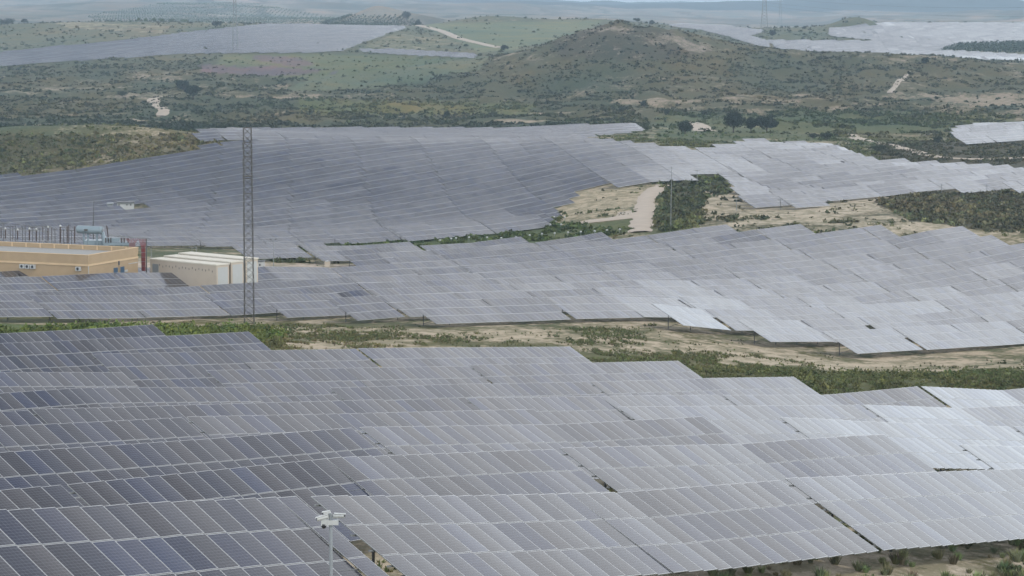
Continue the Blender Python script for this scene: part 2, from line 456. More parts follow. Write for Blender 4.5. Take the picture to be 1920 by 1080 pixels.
ORD = ['first', 'second', 'third', 'fourth', 'fifth', 'sixth', 'seventh', 'eighth', 'ninth', 'tenth', 'eleventh', 'twelfth',
       'thirteenth', 'fourteenth', 'fifteenth', 'sixteenth', 'seventeenth', 'eighteenth', 'nineteenth', 'twentieth']
def ordn(i):
    if i < 20: return ORD[i]
    tens = {2: 'twenty', 3: 'thirty', 4: 'forty', 5: 'fifty', 6: 'sixty', 7: 'seventy', 8: 'eighty', 9: 'ninety'}
    n = i + 1; a, b = divmod(n, 10)
    return tens.get(a, str(a)) + ('-' + ORD[b - 1] if b else 'th')

def solve_Y(px, t):             # forward distance at which the row line t crosses image column px
    return -t / (CF - (px - 960) / F * SF * .985)

near_tables = []                # (rowindex, posindex, nodes3d list, N)
samples = []
for ri, (nm, t, tabs) in enumerate(ROWS):
    for ti, pts in enumerate(tabs):
        P = [np.array(at(x, y, solve_Y(x, t))) for x, y in pts]
        s = [float(p[:2] @ U2) for p in P]
        Np = max(4, round((s[-1] - s[0]) / 1.0))
        near_tables.append((ri, ti, P, s, Np))
        for k in np.linspace(0, 1, 10):
            ss = s[0] + (s[-1] - s[0]) * k
            p = np.array([np.interp(ss, s, [q[i] for q in P]) for i in range(3)])
            samples.append((p[0] + V2[0] * .3, p[1] + V2[1] * .3, p[2] - 3.35))
            samples.append((p[0] + V2[0] * 5.2, p[1] + V2[1] * 5.2, p[2] - 3.5))
S_ = np.array(samples)
# fit the ground to the feet of the foreground tables
sub = (YY < 330)
gx, gy = XX[sub], YY[sub]
res = S_[:, 2] - G(S_[:, 0], S_[:, 1])
num = np.zeros(len(gx)); den = np.full(len(gx), .02)
for (x, y, z), r in zip(samples, res):
    w = np.exp(-(((gx - x) ** 2 + (gy - y) ** 2) / 90.0)); num += w * r; den += w
ZZ[sub] += num / den

# module mesh shared by every foreground panel
def panel_mesh():
    mb = MB(); w, l, h = .99, PL, .04
    a = [(0, 0, -h), (w, 0, -h), (w, -l, -h), (0, -l, -h)]; bt = [(x, y, 0) for x, y, _ in a]
    e = .002
    mb.quad([bt[3], bt[2], bt[1], bt[0]], 0, [(e, 1 - e), (1 - e, 1 - e), (1 - e, e), (e, e)])
    for i in range(4):
        j = (i + 1) % 4
        mb.quad([a[i], bt[i], bt[j], a[j]][::-1], 1)
    mb.quad(a, 2)
    me = bpy.data.meshes.new('solar_panel')
    me.from_pydata(mb.v, [], mb.f)
    for m in (M['panel'], M['steel'], M['grey']): me.materials.append(m)
    me.polygons.foreach_set('material_index', mb.m)
    l_ = me.uv_layers.new(name='UVMap')
    for li, uv in zip(me.polygons[0].loop_indices, mb.uv[0]): l_.data[li].uv = uv
    return me
from mathutils import Matrix
PM = panel_mesh()

def frame_axes(d, tau, roll=0.0):
    b0 = Vector((SF * math.cos(tau), -CF * math.cos(tau), -math.sin(tau)))
    d = Vector(d).normalized()
    e1 = (d - b0 * d.dot(b0)); e1.normalize()
    n = b0.cross(e1) * -1
    if n.z < 0: n = -n
    return e1, b0, n

TAU = math.radians(25)
def near_table(ri, ti, P, s, Np):
    pitch = (s[-1] - s[0]) / Np
    mid = s[0]
    base = Vector((P[0][0], P[0][1], float(G(P[0][0], P[0][1]))))
    root = empty('solar_table', base)
    tag(root, f'{ordn(ti)} table from the left in the {ordn(ri)} row from the front, foreground solar field', 'solar panel table', 'solar panel tables of the foreground field')
    Pz = [[q[i] for q in P] for i in range(3)]
    def pos(ss): return Vector([float(np.interp(ss, s, Pz[i])) for i in range(3)])
    jt = [random.gauss(0, .5) for _ in range(3)]
    nbl = 15
    seg_tilt = {}
    for k in range(Np):
        sg = k // nbl
        if sg not in seg_tilt:
            pc = pos(s[0] + (k + 7) * pitch); cx = 960 + F * pc.x / pc.y
            seg_tilt[sg] = TAU + math.radians(random.gauss(0, .55) + float(np.interp(cx, [0, 300, 600, 900, 1500, 1900], [2.4, 2.0, 1.0, .5, .6, 1.5])) + (1.2 if (ri, ti) == (0, 0) else 0))
        p0 = pos(s[0] + k * pitch); p1 = pos(s[0] + (k + 1) * pitch)
        tau = seg_tilt[sg]
        e1, b, n = frame_axes(p1 - p0, tau)
        sc = (p1 - p0).dot(e1) / 1.0
        for r in range(3):
            o = bpy.data.objects.new('solar_panel', PM); COL.objects.link(o); o.parent = root
            q = p0 + b * (r * (PL + GAP))
            mtx = Matrix((e1 * sc, -b, n)).transposed().to_4x4()
            mtx.translation = q - base
            o.matrix_local = mtx
    # purlins under the modules, drawn just past both ends
    K = [0] + list(range(5, Np - 2, 5)) + [Np]
    nodes = []
    for k in K:
        p0 = pos(s[0] + k * pitch); d = pos(min(s[0] + k * pitch + 1, s[-1])) - pos(max(s[0] + k * pitch - 1, s[0]))
        nodes.append((p0, *frame_axes(d, seg_tilt[min(k // nbl, max(seg_tilt))])))
    for f in (.45, 1.5, 2.45, 3.45, 4.45, 5.35):
        mb = MB(); pp = []
        for i, (p0, e1, b, n) in enumerate(nodes):
            q = p0 + b * f - n * .10 - base
            if i == 0: q = q - e1 * .18
            if i == len(nodes) - 1: q = q + e1 * .18
            pp.append(q)
        mb.tube(pp, .045, 4); mb.build('purlin', M['steel'], root)
    kk = list(range(2, Np - 1, 5))
    for k in kk:
        p0 = pos(s[0] + k * pitch)
        e1, b, n = frame_axes(pos(min(s[0] + k * pitch + 1, s[-1])) - p0 if k < Np - 1 else pos(s[-1]) - p0, seg_tilt[k // nbl])
        mb = MB(); mb.tube([p0 + b * .3 - n * .2 - base, p0 + b * 5.5 - n * .2 - base], .06, 4); mb.build('rafter', M['post'], root)
        rear = p0 + b * 1.5 - n * .24; front = p0 + b * 4.4 - n * .24
        g = float(G(rear.x, rear.y))
        mb = MB(); mb.tube([rear - base, Vector((rear.x, rear.y, g - .4)) - base], .06, 6); mb.build('post', M['post'], root)
        foot = Vector((rear.x, rear.y, min(g + .35, rear.z - .4)))
        mb = MB(); mb.tube([front - base, foot - base], .04, 5); mb.build('brace', M['post'], root)
for tb in near_tables: near_table(*tb)

# lattice fields --------------------------------------------------------------
field_tables = []               # dicts: field, row, s0, N, t, Ymid
def field(name, t0, t1, pitch, poly, Yr, NT=30, gap=.3, hgt=1.92, seed=0, minN=6, shift=0.37, holes=(), lims=(), jit=.8, tilt=25):
    row = 0
    t = t0
    while t > t1:
        ss = np.arange(-400, 3200, 1.0)
        tm = t + 2.6
        X = U2[0] * ss + V2[0] * tm; Y = U2[1] * ss + V2[1] * tm
        ok = (Y > Yr[0]) & (Y < Yr[1])
        Yc = np.clip(Y, 30, 17000)
        px, py = proj(X, Yc, G(X, Yc) + hgt)
        ins = ok & inpoly(px, py, poly)
        for h in holes: ins &= ~inpoly(px, py, h)
        for tt, pm in lims:
            if abs(t - tt) < pitch / 2: ins &= px >= pm
        k = 0; pos = 0; any_ = False
        while k < len(ss):
            if ins[k]:
                e = k
                while e < len(ss) and ins[e]: e += 1
                a, b = ss[k], ss[e - 1] + 1
                # tables of NT modules on a shifted grid, as the rows are laid out on site
                off = ((row * shift) % 1) * (NT + gap)
                x = a
                g = math.floor((x - off) / (NT + gap))
                while x < b - 1:
                    end = min(b, off + (g + 1) * (NT + gap) - gap)
                    n = int(end - x + 1e-4)
                    if n >= minN:
                        field_tables.append(dict(f=name, row=row, pos=pos, s0=float(x), N=n, t=t, hgt=hgt, jit=jit, tilt=tilt)); pos += 1; any_ = True
                    g += 1; x = off + g * (NT + gap)
                k = e
            else: k += 1
        if any_: row += 1
        t -= pitch

MID = [(-250, 720), (2200, 740),
       (2200, 440), (1945, 440), (1925, 470), (1870, 437), (1300, 431), (1180, 446), (872, 463), (430, 467), (430, 472), (548, 475), (640, 482), (735, 491), (765, 503), (690, 508), (480, 517), (0, 520), (-250, 520)]
MIDL = [(-188, 1567), (-200.6, 1406), (-213.2, 1250), (-225.8, 784), (-238.4, 639), (-251, 507), (-288.8, 790)]
field('middle', -188, -420, 12.6, MID, (270, 600), seed=1, lims=MIDL, jit=1.15)
FARL = [(-300, 345), (0, 336), (120, 325), (250, 308), (335, 290), (400, 276), (470, 268), (1100, 262), (1290, 280), (1400, 300), (1430, 318), (1240, 332), (1075, 352), (1060, 375), (1030, 400), (1020, 412), (860, 436), (480, 465), (430, 470), (200, 455), (-300, 450)]
field('far left', -380, -720, 11.2, FARL, (575, 905), seed=2, holes=[[(188, 385), (285, 380), (285, 393), (188, 396)]])
FARR = [(1300, 285), (1440, 262), (1480, 262), (1560, 272), (1640, 300), (1930, 318), (2200, 325), (2200, 360), (1930, 352), (1700, 352), (1560, 370), (1490, 383), (1400, 382), (1370, 345), (1345, 322), (1430, 318), (1400, 300)]
field('far right', -330, -640, 11.2, FARR, (640, 930), seed=3, tilt=26, jit=1.1)
field('upper strip', -560, -800, 12.5, [(270, 262), (400, 246), (660, 243), (960, 244), (1180, 234), (1212, 238), (1100, 250), (1060, 262), (420, 266)], (930, 1190), seed=4, tilt=27)
field('right corner', -500, -720, 15, [(1785, 250), (1800, 240), (1905, 226), (2100, 226), (2100, 252), (1800, 264)], (1000, 1260), seed=5)
field('distant left', -1200, -2400, 14, [(-200, 130), (0, 121), (350, 98), (600, 96), (640, 92), (700, 70), (765, 48), (500, 46), (380, 58), (250, 74), (0, 99), (-200, 112)], (1980, 2850), seed=6, NT=60, tilt=23.5, jit=1.4, holes=[[(x - 6, y - 1), (x + 6, y - 1.3), (x + 6, y + .8), (x - 6, y + 1.1)] for x, y in [(236, 79), (265, 81), (280, 81), (295, 82), (310, 83), (325, 84.5), (346, 86), (362, 88), (378, 90), (392, 91.5), (407, 92), (470, 92.5)]])
DRH = [[(x - 7, y - 1.2), (x + 7, y - .8), (x + 7, y + 1.4), (x - 7, y + 1)] for x, y in ((1593, 57), (1611, 59), (1629, 61), (1645, 63.5), (1663, 66), (1680, 68), (1698, 70), (1717, 72), (1734, 74), (1750, 76), (1703, 81))]
field('distant right', -900, -2200, 15, [(1557, 54), (1600, 48), (1668, 43), (2200, 43), (2200, 76), (1920, 78), (1800, 80), (1765, 92), (1690, 95), (1800, 96), (1920, 103), (2200, 108), (2200, 120), (1905, 116), (1840, 110), (1785, 114), (1765, 107), (1690, 103), (1640, 115), (1575, 129), (1540, 126), (1500, 116), (1533, 108), (1475, 98), (1500, 92), (1450, 88), (1440, 76), (1660, 77), (1600, 70), (1555, 66)], (2080, 3150), seed=7, NT=60, tilt=27.5, jit=1.2, holes=DRH)
field('distant centre', -900, -2200, 15, [(1255, 47), (1310, 43), (1350, 46), (1395, 53), (1430, 57), (1415, 62), (1400, 66), (1425, 72), (1440, 76), (1440, 88), (1405, 80), (1360, 66), (1310, 54)], (2080, 3150), seed=9, NT=60, tilt=27.5)
field('distant strip', -1200, -2000, 14, [(660, 93), (740, 93), (900, 102), (880, 106), (740, 100)], (2000, 2500), seed=8, NT=60)
for d in field_tables:
    c = st(d['s0'] + d['N'] / 2, d['t'] + 2.6); d['Y'] = float(c[1]); d['X'] = float(c[0])
    d['px'] = 960 + F * d['X'] / d['Y']
vis = [d for d in field_tables if -140 < d['px'] < 2060]
vis.sort(key=lambda d: d['Y'])
n_ind = 300 - len(near_tables)
print('tables near', len(near_tables), 'lattice', len(field_tables), 'visible', len(vis), [(f, sum(1 for d in vis if d['f'] == f)) for f in dict.fromkeys(d['f'] for d in vis)])

def lattice_geo(mb, d, posts=True, base=Vector((0, 0, 0)), postmb=None):
    N_, s0, t, H = d['N'], d['s0'], d['t'], d['hgt']
    sd = random.Random(hash((round(s0), round(t))) & 0xffff)
    def gs(v): return max(-.9 * v, min(1.2 * v, sd.gauss(0, v)))
    half = 15 if N_ <= 32 else 20
    ks = list(range(0, N_, half)) + [N_]
    if len(ks) > 2 and ks[-1] - ks[-2] < 4: ks.pop(-2)
    hz = []
    for k in ks:
        c = st(s0 + k, t + 2.6); sj = random.Random(int(round((s0 + k) / 2.5)) * 7919 + int(t * 10)); hz.append(float(G(c[0], c[1])) + H + sj.gauss(0, .06 if d['jit'] < 1 else .13))
    uo = sd.randint(0, 500)
    for i in range(len(ks) - 1):
        tau = math.radians(d['tilt'] + gs(d['jit'] if d['px'] > 1100 else min(d['jit'], .9)))
        k0, k1 = ks[i], ks[i + 1]
        c0, c1 = st(s0 + k0, t + 2.6), st(s0 + k1, t + 2.6)
        p0 = Vector((c0[0], c0[1], hz[i])) - base; p1 = Vector((c1[0], c1[1], hz[i + 1])) - base
        e1, b, n = frame_axes(p1 - p0, tau)
        for r in range(3):
            f0 = -2.92 + r * (PL + GAP + .02); f1 = f0 + PL
            top = [p0 + b * f1, p1 + b * f1, p1 + b * f0, p0 + b * f0]
            lo = [q - n * (.05 if d['Y'] < 600 else .09) for q in top]
            mb.quad(top, 0, [(uo + k0 + .001, r + .998), (uo + k1 - .001, r + .998), (uo + k1 - .001, r + .002), (uo + k0 + .001, r + .002)])
            mb.quad(lo[::-1], 1)
            mb.quad([lo[0], lo[1], top[1], top[0]], 2); mb.quad([lo[3], lo[0], top[0], top[3]], 1)
            mb.quad([lo[1], lo[2], top[2], top[1]], 1); mb.quad([lo[2], lo[3], top[3], top[2]], 2)
        if posts:
            for kk in range(k0 + 2, k1 - 1, 5):
                q = p0.lerp(p1, (kk - k0) / (k1 - k0))
                rear = q - b * 1.3 - n * .12; fr = q + b * 1.6 - n * .12
                g = float(G(rear.x + base.x, rear.y + base.y)) - base.z
                (postmb or mb).tube([rear, Vector((rear.x, rear.y, g - .4))], .07, 4, 0 if postmb else 1)
                (postmb or mb).tube([fr, Vector((rear.x, rear.y, g + .3))], .05, 4, 0 if postmb else 1)

cnt = {}
for d in vis[:n_ind]:
    c = st(d['s0'], d['t']); base = Vector((c[0], c[1], float(G(c[0], c[1]))))
    lab = f"{ordn(d['pos'])} table from the left in the {ordn(d['row'])} row from the front, {d['f']} solar field"
    if d['Y'] < 640:
        root = empty('solar_table', base)
        mb, pm = MB(), MB()
        lattice_geo(mb, d, True, base, pm)
        mb.build('panel_array', [M['panel'], M['post'], M['alu']], root)
        if pm.v: pm.build('support_frame', M['post'], root)
    else:
        mb = MB(); lattice_geo(mb, d, False, base)
        root = mb.build('solar_table', [M['panel'], M['post'], M['alu']], None, base)
    tag(root, lab, 'solar panel table', f"solar panel tables of the {d['f']} field")
rest = MB()
inv = set(id(d) for d in vis[:n_ind])
for d in field_tables:
    if id(d) not in inv and -500 < d['px'] < 2420: lattice_geo(rest, d, False)
ro = rest.build('distant_solar_tables', [M['panel'], M['post'], M['alu']])
tag(ro, 'pale rows of solar panels covering the distant slopes', 'solar panels', kind='stuff')

# ------------------------------------------------------------------ ground sheet and its cover
vx, vy = XX.ravel(), YY.ravel(); vz = ZZ.ravel()
ppx, ppy = proj(vx, vy, vz)
wob = (fbm(vx / 12, vy / 25, 21, 3) - .5) * 26
wob2 = (fbm(vx / 12, vy / 25, 41, 3) - .5) * 10
cov = np.interp(vy, [0, 240, 330, 560, 700, 900, 1150, 1300, 2050, 2200, 3200, 5000], [.50, .50, .5, .5, .5, .62, .66, .74, .76, .75, .7, .72])
veg = np.zeros((len(vx), 3)); veg[:] = (.088, .10, .045)
soil = np.zeros((len(vx), 3)); soil[:] = (.50, .42, .31)
far = np.clip((vy - 1100) / 300, 0, 1)[:, None]
veg = veg * (1 - far) + np.array((.070, .076, .036)) * far
soil = soil * (1 - far) + np.array((.36, .285, .215)) * far
vf = np.clip((vy - 2050) / 200, 0, 1)[:, None]
veg = veg * (1 - vf) + np.array((.10, .115, .065)) * vf
FM = np.zeros(len(vx), bool)
def region(poly, Yr, c=None, v=None, s=None, feather=1):
    m = (vy > Yr[0]) & (vy < Yr[1]) & inpoly(ppx + wob * feather, ppy + wob2 * feather, poly)
    if c is not None: cov[m] = c
    if v is not None: veg[m] = v
    if s is not None: soil[m] = s
    if c is not None and c >= .94 and Yr[0] > 1400: FM[m] = True
GRASS = (.085, .115, .035)
region([(-400, 575), (60, 590), (340, 592), (540, 618), (520, 640), (300, 680), (-400, 680)], (235, 325), .92, GRASS)
region([(330, 590), (980, 612), (980, 632), (560, 625), (330, 608)], (250, 330), .34)
region([(520, 620), (1080, 640), (1080, 670), (520, 660)], (235, 300), .50, (.11, .115, .055))
region([(980, 605), (1230, 610), (1240, 636), (1150, 640), (980, 632)], (250, 330), .34)
region([(1080, 640), (1280, 650), (1300, 700), (1080, 690)], (230, 300), .66, (.09, .105, .045))
region([(1260, 645), (1500, 662), (1750, 668), (1980, 658), (1980, 688), (1600, 692), (1400, 682), (1270, 662)], (235, 340), .30)
region([(1280, 690), (1500, 690), (2200, 690), (2200, 760), (1280, 760)], (200, 300), .93, (.085, .10, .045))
region([(540, 480), (580, 455), (860, 430), (1180, 412), (1180, 432), (1100, 450), (900, 466), (540, 470)], (540, 660), .95, (.075, .10, .038))
region([(240, 440), (460, 455), (600, 478), (760, 500), (740, 525), (240, 540), (-300, 545), (-300, 440)], (385, 500), .08, None, (.52, .44, .37), .3)
region([(1060, 345), (1190, 335), (1180, 400), (1040, 425)], (590, 760), .35, None, (.50, .42, .30))
region([(1240, 330), (1330, 335), (1310, 410), (1230, 430), (1235, 370)], (560, 760), .93, (.06, .065, .035))
region([(1340, 330), (1700, 370), (1920, 380), (1920, 440), (1300, 440), (1320, 380)], (545, 760), .40, (.085, .09, .05), (.55, .47, .36))
region([(1640, 375), (1760, 362), (2300, 350), (2300, 420), (1840, 430), (1700, 412)], (545, 780), .80, (.066, .066, .04))
region([(1640, 268), (1900, 262), (2300, 250), (2300, 320), (1700, 318), (1640, 300)], (780, 1100), .92, (.062, .062, .036))
region([(-400, 250), (430, 252), (420, 285), (200, 325), (-400, 350)], (840, 1130), .68, (.085, .085, .042), (.40, .345, .25))
region([(1200, 1015), (1700, 1015), (2200, 990), (2200, 1250), (1000, 1250), (900, 1060)], (40, 140), .30, (.10, .11, .06), (.50, .44, .35))
region([(-400, 215), (1100, 232), (1100, 246), (400, 246), (-400, 262)], (1100, 1350), .9, (.045, .058, .03))
region([(1230, 215), (1560, 215), (1560, 262), (1230, 262)], (1030, 1400), .80, (.085, .105, .045), (.42, .36, .25))
region([(1440, 205), (1900, 215), (1900, 245), (1600, 250), (1440, 245)], (1080, 1450), .95, (.075, .095, .035))
region([(560, 185), (1000, 195), (1000, 216), (560, 214)], (1200, 1700), .9, (.105, .115, .04))
region([(540, 165), (640, 130), (920, 105), (900, 130), (700, 165), (560, 172)], (1500, 2150), .97, (.12, .14, .08), feather=.4)
region([(560, 150), (400, 128), (420, 100), (900, 104), (700, 135)], (1750, 2200), .95, (.115, .135, .06), feather=.4)
region([(370, 120), (560, 128), (640, 136), (500, 142), (380, 136)], (1700, 2200), .97, (.13, .10, .11), feather=.3)
region([(470, 102), (560, 108), (600, 122), (540, 124), (480, 112)], (1700, 2200), .97, (.12, .10, .10), feather=.3)
region([(0, 165), (160, 150), (330, 170), (300, 185), (60, 190)], (1400, 1800), .55, None, (.34, .29, .22))
region([(1040, 80), (1120, 45), (1250, 55), (1330, 95), (1250, 115), (1050, 110)], (1650, 2150), .64, (.052, .054, .030), (.34, .275, .23))
region([(680, 90), (740, 62), (880, 78), (760, 96)], (2050, 2800), .55, (.12, .13, .07), (.40, .35, .25), .3)
region([(790, 45), (1130, 38), (1100, 60), (960, 95), (900, 98), (860, 78)], (2050, 3100), .94, (.12, .155, .085), (.35, .33, .22), .3)
region([(100, 40), (330, 48), (300, 62), (130, 55)], (2500, 3100), .5, (.12, .12, .07), (.44, .39, .27), .4)
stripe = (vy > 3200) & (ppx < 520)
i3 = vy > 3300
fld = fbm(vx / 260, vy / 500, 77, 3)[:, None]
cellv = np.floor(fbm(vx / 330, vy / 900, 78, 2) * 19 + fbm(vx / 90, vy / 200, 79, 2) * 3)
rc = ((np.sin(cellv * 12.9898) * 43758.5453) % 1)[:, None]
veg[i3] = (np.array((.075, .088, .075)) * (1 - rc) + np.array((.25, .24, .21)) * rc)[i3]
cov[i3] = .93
veg[vy > 8700] = (.035, .05, .045)
cov0 = cov.copy()
cov += (fbm(vx / 90, vy / 170, 91, 4) - .5) * np.interp(vy, [0, 1100, 1250, 2050, 2200, 4000], [.0, .1, .75, .75, .3, .5])
cov = np.clip(cov, .05, 1)
cov += (fbm(vx / 5, vy / 9, 93, 4) - .5) * np.interp(vy, [0, 90, 380, 420], [.9, .9, .9, 0])
cov += (fbm(vx / 170, vy / 15, 94, 4) - .5) * np.interp(vy, [0, 1080, 1150, 1600, 1750], [0, 0, 1.0, 1.0, 0])
cov += (fbm(vx / 22, vy / 40, 96, 3) - .5) * np.interp(vy, [0, 400, 1150, 2050, 2200], [0, .3, .7, .7, .2])
cov = np.clip(np.where(FM, cov0, cov), .05, 1)
hue = fbm(vx / 60, vy / 130, 95, 3)[:, None]
veg *= 1 + (hue - .5) * np.array((1.1, .5, .3)) * np.interp(vy, [0, 300, 1200], [.4, .6, 1])[:, None]
idx = np.arange(NA * NL).reshape(NA, NL)
Q = np.stack([idx[:-1, :-1], idx[1:, :-1], idx[1:, 1:], idx[:-1, 1:]], -1).reshape(-1, 4)
rgba = lambda a: np.concatenate([a, np.ones((len(a), 1))], 1)
gm = np_mesh('ground', np.stack([vx, vy, vz], 1), Q, [M['ground']], {'veg': ('FLOAT_COLOR', rgba(veg)), 'soil': ('FLOAT_COLOR', rgba(soil)), 'cover': ('FLOAT', cov)}, True)
tag(link('ground', gm), kind='structure')
COVG = cov.reshape(NA, NL)
def cover_at(x, y):
    i = np.clip((x / y - A_[0]) / (A_[1] - A_[0]), 0, NA - 1).astype(int); j = np.clip((np.log(y) - L_[0]) / (L_[1] - L_[0]), 0, NL - 1).astype(int)
    return COVG[i, j]
VEGG = veg.reshape(NA, NL, 3)
def fm_at(x, y):
    i = np.clip((x / y - A_[0]) / (A_[1] - A_[0]), 0, NA - 1).astype(int); j = np.clip((np.log(y) - L_[0]) / (L_[1] - L_[0]), 0, NL - 1).astype(int)
    return FM.reshape(NA, NL)[i, j]
def veg_at(x, y):
    i = np.clip((x / y - A_[0]) / (A_[1] - A_[0]), 0, NA - 1).astype(int); j = np.clip((np.log(y) - L_[0]) / (L_[1] - L_[0]), 0, NL - 1).astype(int)
    return VEGG[i, j]

# where on the ground does a pixel fall (nearest ground hit in a distance range)
def hit(px, py, Y0, Y1):
    ys = np.exp(np.linspace(math.log(Y0), math.log(Y1), 600))
    u = (540 - py) / F; k = ys / (CP + SP * u); xs = (px - 960) / F * k
    e = G(xs, ys) - (-SP + CP * u) * k
    w = np.where(e > 0)[0]
    i = w[0] if len(w) else int(np.argmin(-e))
    return Vector((float(xs[i]), float(ys[i]), float(G(xs[i], ys[i]))))

def ribbon(name, pts, w, mat, Yr, lift=.12):
    P = [hit(x, y, *Yr) for x, y in pts]
    out = []
    for i in range(len(P) - 1):
        n = max(2, int((P[i + 1] - P[i]).length / 4))
        for k in range(n): out.append(P[i].lerp(P[i + 1], k / n))
    out.append(P[-1])
    V, Fc = [], []
    for _ in range(3): out = [out[0]] + [(out[i - 1] + out[i] * 2 + out[i + 1]) / 4 for i in range(1, len(out) - 1)] + [out[-1]]
    for i, p in enumerate(out):
        d = out[min(i + 1, len(out) - 1)] - out[max(i - 1, 0)]; d.z = 0; d.normalize(); s = Vector((-d.y, d.x, 0))
        ww = w * (1 + .12 * math.sin(i * 1.7) + .3 * random.random())
        for k in range(5):
            q = p + s * ww * (k / 4 - .5); V.append((q.x, q.y, float(G(q.x, q.y)) + lift * (1 if 0 < k < 4 else .2)))
        if i:
            for k in range(4):
                a = (i - 1) * 5 + k; Fc.append((a, a + 1, a + 6, a + 5))
    o = link(name, np_mesh(name, np.array(V), np.array(Fc), [mat], smooth=True))
    return tag(o, kind='structure')
ribbon('dirt_track', [(1095, 417), (1140, 413), (1180, 408), (1203, 396)], 9, M['track'], (560, 760), .35)
ribbon('dirt_track', [(1200, 436), (1203, 415), (1208, 395), (1210, 378), (1218, 364), (1232, 354), (1246, 348)], 4.1, M['track'], (545, 800), .3)
ribbon('dirt_track', [(1590, 252), (1610, 260), (1680, 275), (1760, 296), (1830, 303), (1930, 296)], 6, M['track'], (900, 1200), .3)
ribbon('dirt_track', [(1300, 230), (1312, 240), (1325, 247)], 9, M['track'], (1000, 1350), .3)
ribbon('dirt_track', [(325, 181), (285, 186), (300, 202), (308, 212), (300, 218)], 6, M['track'], (1300, 1700), .4)
ribbon('dirt_track', [(780, 46), (860, 72), (940, 90)], 9, M['track'], (2100, 3100), .5)
ribbon('dirt_track', [(1700, 140), (1680, 160), (1668, 175)], 3.2, M['track'], (1500, 1900), .4)
# ------------------------------------------------------------------ trees, scrub, grass
def leaf_cloud(n, r, size, tint, rg, flat=1.0, cz=0.0, clumps=9):
    """n leaf quads spread in clumps through an ellipsoid of radii r"""
    cen = rg.normal(size=(clumps, 3)); cen /= np.linalg.norm(cen, axis=1)[:, None]; cen *= rg.uniform(.25, .8, (clumps, 1))
    cen[:, 2] *= flat
    c = cen[rg.integers(0, clumps, n)] + rg.normal(0, .23, (n, 3))
    l = np.linalg.norm(c, axis=1); c = c / np.maximum(l, 1)[:, None] ** .8
    c[:, 2] = c[:, 2] * flat
    c = c * np.array(r) + np.array((0, 0, cz))
    a = rg.normal(size=(n, 3)); a /= np.linalg.norm(a, axis=1)[:, None]
    b = np.cross(a, rg.normal(size=(n, 3))); b /= np.linalg.norm(b, axis=1)[:, None]
    s = size * rg.uniform(.5, 1.3, (n, 1))
    V = np.stack([c - a * s, c + b * s * .6, c + a * s, c - b * s * .6], 1).reshape(-1, 3)
    Fq = np.arange(4 * n).reshape(-1, 4)
    cl = np.repeat(rg.uniform(.72, 1.3, clumps), 1)[rg.integers(0, clumps, n)]
    T = np.array(tint)[None, :] * (cl * rg.uniform(.75, 1.25, n))[:, None]
    T = np.repeat(T, 4, 0)
    return V, Fq, np.concatenate([T, np.ones((len(T), 1))], 1)

